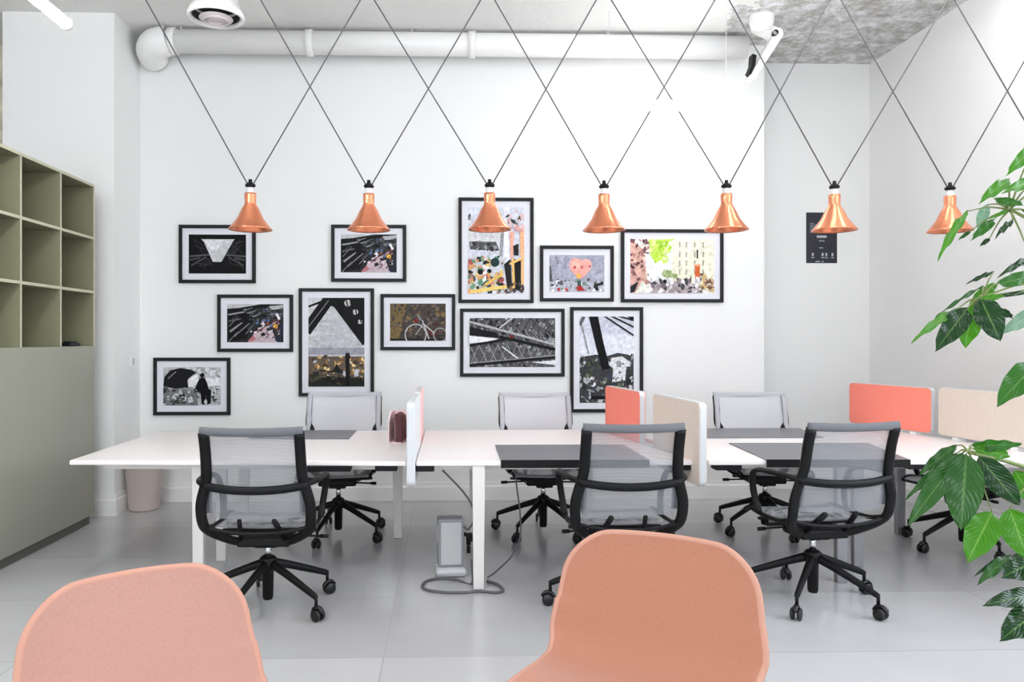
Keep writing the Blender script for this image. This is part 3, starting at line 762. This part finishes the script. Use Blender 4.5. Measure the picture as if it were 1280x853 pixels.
def art_bike(a):
    r = random.Random(9); a.rect((72, 64, 58), 0, 0, 1, 1)
    a.poly((112, 94, 60), [(0, 0), (.3, 0), (.15, 1), (0, 1)])
    a.specks(r, [(150, 124, 84), (50, 42, 38), (110, 104, 106)], 90, 0, 0, 1, .9, .008, .025)
    a.specks(r, [(120, 98, 66), (86, 76, 64), (58, 50, 46), (98, 90, 92), (70, 70, 76)], 90, 0, 0, 1, .8, .02, .06)
    a.rect(K(30), 0, .94, 1, 1); a.specks(r, [K(40), K(60), (90, 30, 34)], 26, .5, .5, 1, .95, .02, .05)
    a.ring(K(176), .46, .84, .2, .022); a.ring(K(150), .9, .84, .13, .02)
    a.line(K(190), .58, .45, .7, .95, .014); a.line(K(170), .46, .84, .6, .55, .012); a.line(K(190), .6, .55, .8, .8, .014); a.line(K(140), .5, .3, .56, .45, .02); a.disc((120, 30, 36), .47, .46, .035)
def art_tunnel(a):
    r = random.Random(4); a.rect(K(186), 0, 0, 1, 1)
    a.specks(r, [K(210), K(160), K(140), K(225)], 40, .4, 0, 1, .5, .03, .08)
    a.poly(K(26), [(0, .5), (.02, .25), (.12, .08), (.3, .02), (.48, .06), (.58, .14), (.48, .24), (.42, .36), (.44, .54), (.2, .56)]); a.line(K(120), .08, .3, .22, .12, .015)
    a.poly(K(236), [(.44, .3), (.6, .16), (.62, .36), (.5, .54), (.44, .5)]); a.poly(K(234), [(.74, .3), (.98, .3), (1, .48), (.78, .5)])
    a.rect(K(118), 0, .56, .6, 1); a.specks(r, [K(60), K(150), K(90), K(190), K(40)], 60, 0, .55, 1, .97, .02, .07)
    a.rect(K(176), .8, .56, 1, .9); a.specks(r, [K(70), K(210)], 12, .84, .56, 1, .9, .02, .05)
    a.specks(r, [K(30), K(210), K(110)], 40, .02, .6, .58, .97, .008, .03)
    a.poly(K(10), [(.61, .36), (.66, .27), (.72, .28), (.77, .42), (.79, .56), (.84, .6), (.83, .94), (.77, .98), (.74, .72), (.72, .98), (.67, .96), (.65, .66), (.57, .58), (.56, .53)]); a.disc(K(12), .68, .21, .04); a.disc(K(200), .74, .9, .03)
def art_graffiti(a):
    r = random.Random(12); a.rect((206, 209, 220), 0, 0, 1, 1)
    a.rect((232, 232, 240), .64, 0, .74, 1); a.specks(r, [K(60), K(120), (200, 160, 160), K(225)], 26, 0, .05, .6, .3, .02, .06)
    a.rect(K(206), 0, .28, .62, .4); a.poly(K(84), [(.02, .4), (.5, .4), (.56, .5), (.3, .5), (.04, .49)]); a.specks(r, [K(50), K(150), K(90)], 22, .02, .4, .55, .5, .02, .06)
    a.line(K(150), .62, .25, .58, .6, .03)
    a.specks(r, [(178, 84, 80), (204, 134, 124), (40, 50, 52), K(36), (120, 160, 130), (90, 140, 110), (216, 194, 130), (214, 160, 106), K(232), K(200)], 130, 0, .58, .62, 1, .03, .09)
    a.disc((38, 58, 60), .48, .64, .08); a.disc(K(24), .22, .75, .05); a.disc(K(20), .38, .74, .04); a.line((236, 190, 96), .3, .9, .62, .78, .02); a.line((240, 206, 120), .05, .98, .7, .92, .03)
    a.poly((236, 172, 150), [(.74, .28), (.82, .28), (.8, .6), (.76, .6)]); a.poly((240, 182, 140), [(.92, .22), (1, .22), (1, .6), (.93, .55)])
    a.specks(r, [(200, 150, 150), K(60), (220, 190, 190)], 26, .68, .0, 1, .3, .02, .07)
    a.poly(K(38), [(.8, .45), (.9, .42), (.9, .56), (.82, .56)]); a.poly(K(34), [(.64, .66), (.76, .6), (.78, .9), (.7, .95)]); a.poly(K(26), [(.82, .6), (.94, .62), (.94, .98), (.84, .95)])
    a.line((238, 190, 120), .74, .66, 1, .58, .02); a.line((236, 186, 110), .8, .6, .82, .98, .02); a.line((240, 190, 130), .97, .6, .97, .98, .025); a.specks(r, [K(40), (140, 110, 80), K(70)], 22, .66, .88, 1, 1, .03, .06)
def art_heart(a):
    r = random.Random(2); a.rect((162, 163, 178), 0, 0, 1, 1)
    a.specks(r, [(150, 151, 166), (172, 173, 186)], 30, 0, 0, 1, .6, .03, .1)
    a.poly(K(90), [(.0, .3), (.03, .3), (.08, 1), (.0, .8)]); a.line(K(128), .12, .05, .16, .25, .02)
    a.poly((244, 172, 162), [(.36, .3), (.37, .16), (.44, .08), (.53, .09), (.58, .15), (.66, .1), (.75, .14), (.77, .26), (.73, .42), (.62, .6), (.53, .66), (.46, .52), (.39, .42)])
    a.poly((248, 196, 178), [(.4, .22), (.5, .12), (.56, .3), (.46, .42)]); a.disc((200, 90, 90), .46, .33, .03); a.disc((206, 110, 104), .59, .33, .03); a.disc((190, 80, 90), .73, .3, .022); a.disc((246, 186, 92), .53, .56, .045)
    a.rect((176, 178, 188), 0, .72, 1, 1); a.specks(r, [(220, 222, 228), (60, 70, 72), (120, 140, 130), K(90), K(230)], 44, .05, .66, 1, .98, .015, .05)
    a.poly((170, 44, 48), [(.5, .82), (.58, .82), (.62, .92), (.68, .96), (.5, .97)]); a.poly((60, 80, 70), [(.5, .7), (.57, .7), (.58, .84), (.52, .84)]); a.disc((190, 66, 70), .17, .93, .03); a.disc((196, 84, 86), .31, .93, .03)
    a.poly(K(40), [(.8, .8), (.98, .72), (.98, .8), (.88, .84), (.9, .96), (.84, .96)])
def art_green(a):
    r = random.Random(6); a.rect((238, 240, 236), 0, 0, 1, 1)
    a.poly((232, 230, 208), [(.5, .05), (1, 0), (1, 1), (.5, .8)]); a.poly((214, 170, 156), [(0, 0), (.16, .2), (.22, 1), (0, 1)])
    a.specks(r, [(80, 50, 56), (180, 130, 120), (226, 190, 170), (120, 84, 90)], 44, 0, 0, .22, .9, .02, .05)
    a.poly((190, 222, 88), [(.22, .02), (.55, 0), (.4, .1), (.5, .26), (.42, .2), (.4, .34), (.3, .46), (.24, .3)]); a.poly((160, 204, 60), [(.3, .05), (.46, .06), (.4, .3), (.34, .24)]); a.specks(r, [(206, 232, 110), (176, 214, 70), (224, 236, 150)], 26, .22, .02, .48, .42, .02, .05)
    for x in (.58, .66, .76, .86):
        for y in (.06, .24, .4, .56): a.rect((168, 166, 150), x, y, x + .018, y + .1)
    a.rect(K(60), .79, .2, .81, .36); a.rect((206, 100, 56), .77, .5, .83, .76); a.rect((240, 180, 140), .76, .47, .84, .5)
    a.specks(r, [(150, 168, 110), (176, 186, 140)], 14, .4, .58, .58, .7, .02, .05)
    a.poly((170, 158, 160), [(.2, .82), (.5, .78), (.8, .84), (.84, 1), (.24, 1)]); a.specks(r, [(120, 104, 112), K(70), (206, 200, 204), (232, 228, 226), (150, 140, 140)], 60, .2, .74, .86, 1, .02, .05)
    a.disc(K(30), .41, .79, .025); a.poly((226, 228, 214), [(.06, 1), (.14, .78), (.22, .9), (.24, 1)]); a.poly(K(40), [(0, 1), (0, .88), (.1, .78), (.05, .98)]); a.specks(r, [(110, 76, 66), (206, 180, 130), (150, 116, 110)], 22, .86, .66, 1, .96, .02, .05)
def art_lattice(a):
    r = random.Random(7); a.rect(K(88), 0, 0, 1, 1)
    a.specks(r, [K(60), K(120), K(150), K(40), K(100)], 160, 0, 0, 1, 1, .012, .045)
    for k in range(13): a.line(K(150), k * .09, .0 + k * .03, k * .09 + .1, .3 + k * .02, .006); a.line(K(50), k * .09 + .08, 0, k * .09 - .02, .3, .008)
    for k in range(10): a.line(K(140), k * .11, .98, k * .11 + .12, .5, .007); a.line(K(160), k * .11, .55, k * .11 + .1, .9, .007)
    a.specks(r, [K(20), K(180), K(130), K(30)], 150, 0, 0, 1, 1, .005, .02)
    a.poly(K(232), [(0, .36), (.34, .42), (.2, .48), (0, .52)]); a.poly(K(24), [(0, .18), (.32, .3), (.34, .4), (0, .34)]); a.line(K(160), 0, .08, 1, .55, .02); a.line(K(200), 0, .06, 1, .53, .006)
    a.line(K(22), .35, .38, 1, .64, .03); a.line(K(28), 0, .56, .42, .44, .025); a.line(K(30), 0, .96, 1, .8, .025); a.line(K(150), 0, .92, 1, .76, .01); a.poly(K(232), [(.72, .9), (1, .86), (1, .96)]); a.line(K(226), .38, .58, .56, .82, .012); a.line(K(190), .35, .2, .5, .0, .015)
    a.disc((130, 30, 34), .49, .38, .02)
def art_carousel(a):
    r = random.Random(11); a.rect((200, 203, 216), 0, 0, 1, 1); a.rect((218, 220, 230), 0, .2, 1, .48)
    a.poly(K(60), [(0, .5), (.1, .46), (.3, .44), (.5, .46), (.7, .42), (.9, .44), (1, .48), (1, 1), (0, 1)])
    a.specks(r, [K(40), (70, 80, 60), (100, 108, 92), K(150), K(190), K(84), (60, 66, 84)], 120, 0, .46, 1, 1, .02, .08)
    a.poly(K(14), [(.17, 0), (.34, 0), (.44, .3), (.56, .6), (.42, .62), (.3, .34)]); a.line(K(150), .02, .05, .17, .44, .014); a.line(K(90), 0, .1, .08, 0, .03)
    for o_ in (0, .12, .22): a.line(K(40), .42 + o_, -.02, 1.1, .26 - o_ * .9, .016)
    a.poly(K(20), [(.88, 0), (1, 0), (1, .06)]); a.poly(K(216), [(.54, .56), (.6, .48), (.78, .46), (.92, .52), (.94, .58), (.86, .58), (.84, .74), (.6, .76), (.62, .6)]); a.disc(K(140), .72, .55, .06); a.specks(r, [K(90), K(236)], 16, .6, .5, .86, .76, .015, .04); a.rect(K(22), .15, .92, .6, .96); a.specks(r, [K(220), K(180)], 14, 0, .7, .3, .95, .02, .05)
picture((228, 283, 322, 355), art_wedge, 'black-framed dark photograph with a pale wedge of light, top left of the wall')
picture((415, 282, 508, 353), art_street, 'black-framed busy dark street photograph, the upper one of the matching pair')
picture((275, 369, 368, 440), art_street, 'black-framed busy dark street photograph, the lower one of the matching pair')
picture((375, 361, 468, 495), art_arch, 'tall black-framed photograph of a pale sky under a dark iron arch')
picture((476, 368, 569, 438), art_bike, 'black-framed brown photograph of a leaning bicycle')
picture((197, 447, 291, 518), art_tunnel, 'black-framed photograph of a dark silhouette by an arched tunnel, lowest on the left')
picture((573, 247.5, 667, 379), art_graffiti, 'tall black-framed colourful photograph of a graffiti wall')
picture((675, 307, 768, 377), art_heart, 'black-framed grey photograph with a pink heart shape')
picture((777, 286, 907, 378), art_green, 'wide black-framed bright photograph of a street with light green leaves')
picture((575, 386, 706, 471), art_lattice, 'wide black-framed grey photograph of iron lattice girders')
picture((713, 384, 805, 516), art_carousel, 'tall black-framed photograph of a carousel under dark girders, behind the coral screen')

# notice on the recessed wall
p0, p1 = at(1012.5, 328, 7.24), at(1052, 264, 7.24)
t = thing('wall_notice', 'small black notice sheet with pale print on the recessed wall', 'poster', ((p0.x + p1.x) / 2, YR - .0008, p0.z))
w, h = p1.x - p0.x, p1.z - p0.z
b = MB(); b.box((0, -.002, h / 2), (w, .003, h)); b.build('sheet', M['poster'], t)
b = MB(); r = random.Random(1); y = -.0042
def q(x0, z0, x1, z1): b.face([(x0 * w - w / 2, y, z0 * h), (x1 * w - w / 2, y, z0 * h), (x1 * w - w / 2, y, z1 * h), (x0 * w - w / 2, y, z1 * h)])
q(.34, .50, .66, .545)
for z, x0, x1 in ((.43, .42, .6), (.29, .42, .54)):
    xx = x0
    while xx < x1: q(xx, z, xx + .03, z + .02); xx += .045
for xx in (.18, .5, .62, .82): q(xx, .14, xx + .06, .2); q(xx - .02, .1, xx + .08, .115)
q(.3, .02, .44, .04); q(.5, .02, .56, .04)
for k in range(7): q(.12, .78 - k * .03, .12 + r.uniform(.1, .3), .788 - k * .03)
b.build('printing', M['ink'], t)

# ------------------------------------------------------------------ upholstered shell chairs
def shell_chair(loc, rz, m, label, name='upholstered_chair', BW=.285, SW=.272):
    t = thing(name, label, 'chair', loc, rz, 'pale pink upholstered shell chairs in the foreground')
    # profile: seat front (towards +Y) back to the curve, then up
    prof = smooth_path([(0, .27, .455), (0, .22, .475), (0, .08, .468), (0, -.06, .452), (0, -.15, .462), (0, -.205, .505), (0, -.235, .58), (0, -.262, .68), (0, -.285, .78), (0, -.295, .84)], 6)
    prof = [Vector((0, p.y, .86 - (.84 - p.z) * .91)) for p in prof]
    N = len(prof); Ls = [0]
    for a_, b_ in zip(prof, prof[1:]): Ls.append(Ls[-1] + (b_ - a_).length)
    TL = Ls[-1]
    def pt(s_):
        s_ = min(max(s_, 0), TL)
        for i in range(N - 1):
            if Ls[i + 1] >= s_: return prof[i].lerp(prof[i + 1], (s_ - Ls[i]) / (Ls[i + 1] - Ls[i])), (prof[i + 1] - prof[i]).normalized()
        return prof[-1], (prof[-1] - prof[-2]).normalized()
    sc = .42; # arc length of the seat part
    def halfw(s_):
        a_ = SW + 0 * s_
        if s_ > sc: k = min(1, (s_ - sc) / .12); a_ = SW + (BW - .0 - SW) * (k * k * (3 - 2 * k))
        if s_ > sc + .12: a_ = BW - .035 * (s_ - sc - .12) / (TL - sc - .12)
        return a_
    NU, NV = 28, 44; rc = .115
    def surf(u, v):
        # v in 0..1 along the profile; rounded corners at both ends via a shrinking width
        e = math.sin((v - .5) * PI) * .5 + .5
        s_ = e * TL; hwid = halfw(s_)
        dend = min(s_, TL - s_)
        if dend < rc:
            q_ = 1 - dend / rc; hwid *= 1; cut = rc * (1 - math.sqrt(max(0, 1 - q_ ** 2.0)))
        else: cut = 0
        x = (2 * u - 1) * (hwid - cut * .92)
        p, tg = pt(s_); nrm = Vector((0, tg.z, -tg.y))   # towards the sitter
        if nrm.y < 0 and nrm.z < 0: nrm = -nrm
        k = (x / hwid)
        lift = .05 * abs(k) ** 2.4 if s_ > sc else .038 * abs(k) ** 2.6
        # crown of the top edge
        return Vector((x, p.y, p.z)) + nrm * lift + Vector((0, 0, -.018 * (k * k) if TL - s_ < .2 else 0))
    b = MB(); b.grid(surf, NU, NV); o = b.build('shell', m, t)
    md = o.modifiers.new('thick', 'SOLIDIFY'); md.thickness = .018; md.offset = 0
    md = o.modifiers.new('soft', 'BEVEL'); md.width = .009; md.segments = 3; md.limit_method = 'ANGLE'; md.angle_limit = R(50)
    # piping along the whole outline
    path = [surf(0, j / NV) for j in range(NV + 1)] + [surf(i / NU, 1) for i in range(1, NU)] + [surf(1, 1 - j / NV) for j in range(NV + 1)] + [surf(1 - i / NU, 0) for i in range(1, NU)]
    path2 = []
    for p_ in path:
        if not path2 or (p_ - path2[-1]).length > .004: path2.append(p_)
    b = MB(); b.tube(path2, .0098, 8, closed=True); b.build('edge_seam', M['piping'], t)['label'] = 'rounded seam with a painted rim highlight'
    b = MB(); b.box((0, .02, .495), (.2, .24, .012), bev=.003); b.build('seat_plate', M['black'], t)
    for sx in (-1, 1):
        for sy in (-1, 1):
            b = MB(); b.tube([(sx * .07, .02 + sy * .08, .488), (sx * .17, .02 + sy * .16, .42), (sx * .245, .02 + sy * .23, .002)], [.014, .017, .010], 12); b.build('leg', M['woodleg'], t)
    return t
# ------------------------------------------------------------------ plant
def leaf_mat(name, a, bcol, rough=.35):
    m = mat(name, a, rough, spec=.5)
    n = m.node_tree.nodes; l = m.node_tree.links; bs = n['Principled BSDF']
    at_ = n.new('ShaderNodeAttribute'); at_.attribute_name = 'leafuv'
    sp = n.new('ShaderNodeSeparateXYZ'); l.new(at_.outputs['Vector'], sp.inputs[0])
    ab = n.new('ShaderNodeMath'); ab.operation = 'ABSOLUTE'; l.new(sp.outputs['X'], ab.inputs[0])
    cr = n.new('ShaderNodeValToRGB'); cr.color_ramp.elements[0].position = .02; cr.color_ramp.elements[1].position = .09
    cr.color_ramp.elements[0].color = s2l(bcol); cr.color_ramp.elements[1].color = s2l(a)
    l.new(ab.outputs[0], cr.inputs[0])
    # side veins
    ma = n.new('ShaderNodeMath'); ma.operation = 'MULTIPLY_ADD'; ma.inputs[1].default_value = -.35; l.new(ab.outputs[0], ma.inputs[0]); l.new(sp.outputs['Y'], ma.inputs[2])
    mm = n.new('ShaderNodeMath'); mm.operation = 'MULTIPLY'; mm.inputs[1].default_value = 62; l.new(ma.outputs[0], mm.inputs[0])
    si = n.new('ShaderNodeMath'); si.operation = 'SINE'; l.new(mm.outputs[0], si.inputs[0])
    bp = n.new('ShaderNodeBump'); bp.inputs['Strength'].default_value = .25; bp.inputs['Distance'].default_value = .003
    l.new(si.outputs[0], bp.inputs['Height']); l.new(bp.outputs[0], bs.inputs['Normal'])
    l.new(cr.outputs[0], bs.inputs['Base Color'])
    bs.inputs['Transmission Weight'].default_value = 0
    tr = n.new('ShaderNodeBsdfTranslucent'); tr.inputs[0].default_value = s2l(tuple(min(255, int(v * 1.1)) for v in a))
    mx = n.new('ShaderNodeMixShader'); mx.inputs[0].default_value = .3
    out = n['Material Output']; l.new(bs.outputs[0], mx.inputs[1]); l.new(tr.outputs[0], mx.inputs[2]); l.new(mx.outputs[0], out.inputs['Surface'])
    return m
LM = {'b': leaf_mat('bright_leaf', (66, 134, 16), (124, 172, 70)), 'm': leaf_mat('mid_leaf', (44, 104, 24), (96, 140, 64)),
      'd': leaf_mat('dark_leaf', (17, 58, 18), (90, 130, 60), .22), 'p': leaf_mat('pale_leaf_underside', (120, 158, 130), (150, 180, 150), .5), 'g': leaf_mat('deep_leaf', (38, 88, 28), (88, 128, 60), .27)}
DP = 2.0
pot = Vector((2.2, 2.3, 0))
plant = thing('potted_plant', 'leafy green plant with big oval leaves reaching in from the right', 'plant', pot)
b = MB(); b.lathe([(0, .0), (.17, .0), (.185, .02), (.235, .40), (.245, .42), (.235, .43), (.22, .42), (.215, .36), (0, .355)], seg=40); b.build('pot', M['pot'], plant)
b = MB(); b.lathe([(0, .372), (.1, .375), (.214, .366), (.2, .3), (0, .3)], seg=24); b.build('soil', M['soil'], plant)
trunk = smooth_path([(0, 0, .35), (-.02, .02, .7), (.03, -.02, 1.1), (-.01, -.05, 1.5), (.02, -.05, 1.95)], 6)
b = MB(); b.tube(trunk, [.022 - .012 * i / (len(trunk) - 1) for i in range(len(trunk))], 12); b.build('trunk', M['bark'], plant)
def leaf(b0, tip, wpx, kind, d0=DP, d1=None, tw=0, droop=.12, curl=.25):
    d1 = d0 if d1 is None else d1
    A = at(b0[0], b0[1], d0) - pot; B = at(tip[0], tip[1], d1) - pot
    ax = B - A; L = ax.length; ax.normalize(); W = wpx * d0 / F / 2
    view = (Vector((0, 0, CAMH)) - (A + B) / 2 - pot).normalized()
    side = ax.cross(view).normalized()
    nrm = side.cross(ax).normalized()
    if nrm.dot(view) < 0: nrm = -nrm
    rot = Matrix.Rotation(tw, 3, ax); side = rot @ side; nrm = rot @ nrm
    W = W / max(.35, abs(math.cos(tw)))
    nv, nu = 16, 8; bm = MB(); uv = []
    def fn(u, v):
        x = 2 * u - 1
        wd = W * (math.sin(PI * v ** .85) ** .72 if 0 < v < 1 else 0) * (1 - .18 * v); wd = max(wd, .0004)
        bend = droop * L * 4 * v * (1 - v) * .5
        uv.append((x, v, 0))
        rip = .006 * math.sin(v * 19 + x * 2) * abs(x)
        return A + ax * (L * v) + side * (x * wd) + nrm * (bend + curl * wd * abs(x) * .8 * (-1 if kind == 'p' else 1) + rip)
    bm.grid(fn, nu, nv); o = bm.build('leaf', LM[kind], plant)
    at_ = o.data.attributes.new('leafuv', 'FLOAT_VECTOR', 'POINT')
    for i, c in enumerate(uv): at_.data[i].vector = c
    return A
def branch(pts, r=.004, m='stem'):
    b = MB(); P_ = smooth_path([p - pot if isinstance(p, Vector) else p for p in pts], 5)
    b.tube(P_, [r * (1.4 - .8 * i / (len(P_) - 1)) for i in range(len(P_))], 8); b.build('branch', M[m], plant)
# leaves: base, tip, width, kind, depth of base, depth of tip, twist
h1, h2, h3, h4, h5 = at(1262, 262, 2.05), at(1228, 372, 2.0), at(1211, 566, 1.95), at(1292, 600, 2.0), at(1300, 735, 2.0)
LV = [((1261, 225), (1224, 254), 16, 'b', 2.0, 1.95, .2), ((1292, 184), (1258, 219), 17, 'b', 2.05, 2.0, 0), ((1294, 226), (1253, 241), 16, 'b', 2.05, 1.98, .2),
      ((1243, 249), (1279, 256), 11, 'm', 2.0, 2.0, 0), ((1210, 264), (1172, 326), 11, 'b', 2.0, 1.92, .3), ((1234, 256), (1222, 286), 14, 'p', 2.1, 2.12, 0),
      ((1242, 275), (1214, 300), 13, 'm', 2.03, 2.0, 0), ((1266, 276), (1244, 298), 8, 'd', 2.0, 1.95, .3), ((1213, 289), (1198, 300), 5, 'g', 2.05, 2.05, 0),
      ((1260, 263), (1236, 274), 5, 'b', 2.0, 2.0, 0), ((1237, 298), (1225, 308), 6, 'd', 2.08, 2.08, 0), ((1296, 270), (1276, 262), 8, 'm', 2.05, 2.05, 0),
      ((1288, 322), (1247, 347), 9, 'd', 2.05, 2.0, .2), ((1242, 340), (1208, 355), 6, 'd', 2.06, 2.05, .2), ((1247, 355), (1300, 343), 19, 'm', 2.0, 2.02, 0),
      ((1229, 358), (1169, 397), 5, 'g', 2.02, 1.98, .3), ((1196, 387), (1139, 429), 11, 'b', 2.0, 1.9, .3), ((1209, 386), (1169, 439), 30, 'd', 1.98, 1.93, 0),
      ((1218, 382), (1206, 435), 30, 'b', 2.0, 1.98, .1), ((1226, 374), (1250, 427), 34, 'd', 1.97, 1.92, -.1), ((1213, 384), (1246, 354), 18, 'b', 2.03, 2.05, 0),
      ((1222, 375), (1256, 370), 9, 'b', 1.98, 1.96, 0), ((1247, 386), (1266, 397), 10, 'd', 2.05, 2.05, 0), ((1300, 386), (1252, 417), 20, 'p', 2.03, 2.0, 0),
      ((1246, 371), (1292, 364), 6, 'd', 2.0, 2.03, 0),
      ((1300, 452), (1246, 508), 34, 'm', 2.0, 1.95, .2),
      ((1208, 568), (1201, 663), 46, 'g', 1.92, 1.88, 0), ((1204, 567), (1135, 657), 27, 'g', 1.95, 1.9, .1), ((1196, 567), (1132, 625), 12, 'g', 1.98, 1.97, .2),
      ((1196, 557), (1149, 594), 15, 'g', 2.0, 2.0, .2), ((1203, 567), (1183, 630), 26, 'd', 2.02, 2.05, 0), ((1215, 557), (1277, 555), 16, 'm', 2.0, 1.95, .3),
      ((1217, 562), (1262, 570), 22, 'b', 1.99, 1.98, 0), ((1223, 571), (1275, 632), 34, 'd', 1.95, 1.9, 0), ((1240, 641), (1209, 703), 40, 'b', 1.95, 1.9, 0),
      ((1262, 636), (1285, 700), 40, 'b', 1.96, 1.92, 0), ((1268, 588), (1296, 632), 26, 'b', 2.03, 2.03, 0), ((1264, 695), (1222, 731), 15, 'g', 2.0, 1.95, .2),
      ((1253, 696), (1217, 721), 6, 'd', 2.03, 2.0, 0), ((1298, 700), (1252, 722), 36, 'd', 1.98, 1.95, 0), ((1298, 744), (1229, 757), 24, 'd', 1.98, 1.92, .2), ((1302, 762), (1250, 801), 38, 'd', 1.95, 1.9, .1),
      ((1300, 640), (1330, 690), 36, 'm', 2.0, 2.0, 0), ((1310, 470), (1350, 500), 36, 'm', 2.0, 2.0, 0), ((1310, 350), (1360, 380), 34, 'd', 2.0, 2.0, 0), ((1310, 230), (1370, 260), 34, 'b', 2.0, 2.0, 0), ((1320, 740), (1370, 790), 34, 'm', 2.0, 2.0, 0)]
hubs = [h1, h2, at(1330, 440, 2.05), h3, h4, h5]
for b0, tip, w, kind, d0, d1, tw in LV:
    A = at(b0[0], b0[1], d0); leaf(b0, tip, w, kind, d0, d1, tw)
    hb = min(hubs, key=lambda q_: (q_ - A).length)
    if (hb - A).length > .012:
        mid = (A + hb) / 2 + Vector((0, 0, .008)); branch([hb, mid, A], .0022)
tr = lambda z: next((p for p in trunk if p.z >= z), trunk[-1]) + pot
branch([tr(1.45), at(1360, 250, 2.1), at(1300, 275, 2.06), h1], .006)
branch([tr(1.3), at(1360, 340, 2.1), at(1290, 362, 2.03), h2], .006)
branch([tr(1.2), at(1380, 430, 2.15), hubs[2]], .006)
branch([tr(.9), at(1340, 600, 2.1), at(1262, 578, 2.0), h3], .006)
branch([tr(.85), at(1370, 640, 2.15), h4], .006)
branch([tr(.6), at(1380, 760, 2.15), h5], .006)

# pink chairs (facing the viewer and a little aside)
bc = at(815, 700, 2.18)
shell_chair((bc.x - .115, bc.y - .27, 0), R(180 - 29), M['salmon'], 'salmon upholstered shell chair in front of the middle grey office chair')
bl = at(150, 740, 1.78)
shell_chair((bl.x + .175, bl.y - .20, 0), R(180 + 33), M['rose'], 'pale pink upholstered shell chair at the lower left corner', BW=.262)

# ------------------------------------------------------------------ light
w = bpy.data.worlds.new('daylight'); scene.world = w; w.use_nodes = True
bg = w.node_tree.nodes['Background']; bg.inputs[0].default_value = (.92, .96, 1, 1); bg.inputs[1].default_value = 1.2
def area(name, loc, rot, sx, sy, power, col=(1, 1, 1)):
    l = bpy.data.lights.new(name, 'AREA'); l.shape = 'RECTANGLE'; l.size = sx; l.size_y = sy; l.energy = power; l.color = col
    o = bpy.data.objects.new(name, l); COL.objects.link(o); o.location = loc; o.rotation_euler = rot; return o
area('window_daylight', (-1.2, -2.4, 2.3), (R(90), 0, R(-20)), 5.5, 3.0, 150, (.86, .92, 1))
area('side_window_daylight', (XR - .05, 1.9, 2.1), (0, R(90), 0), 2.2, 3.2, 110, (.80, .88, 1))
scene.view_settings.view_transform = 'Standard'; scene.view_settings.look = 'None'
scene.view_settings.exposure = 0.15; scene.view_settings.gamma = 1; scene.view_settings.use_curve_mapping = False
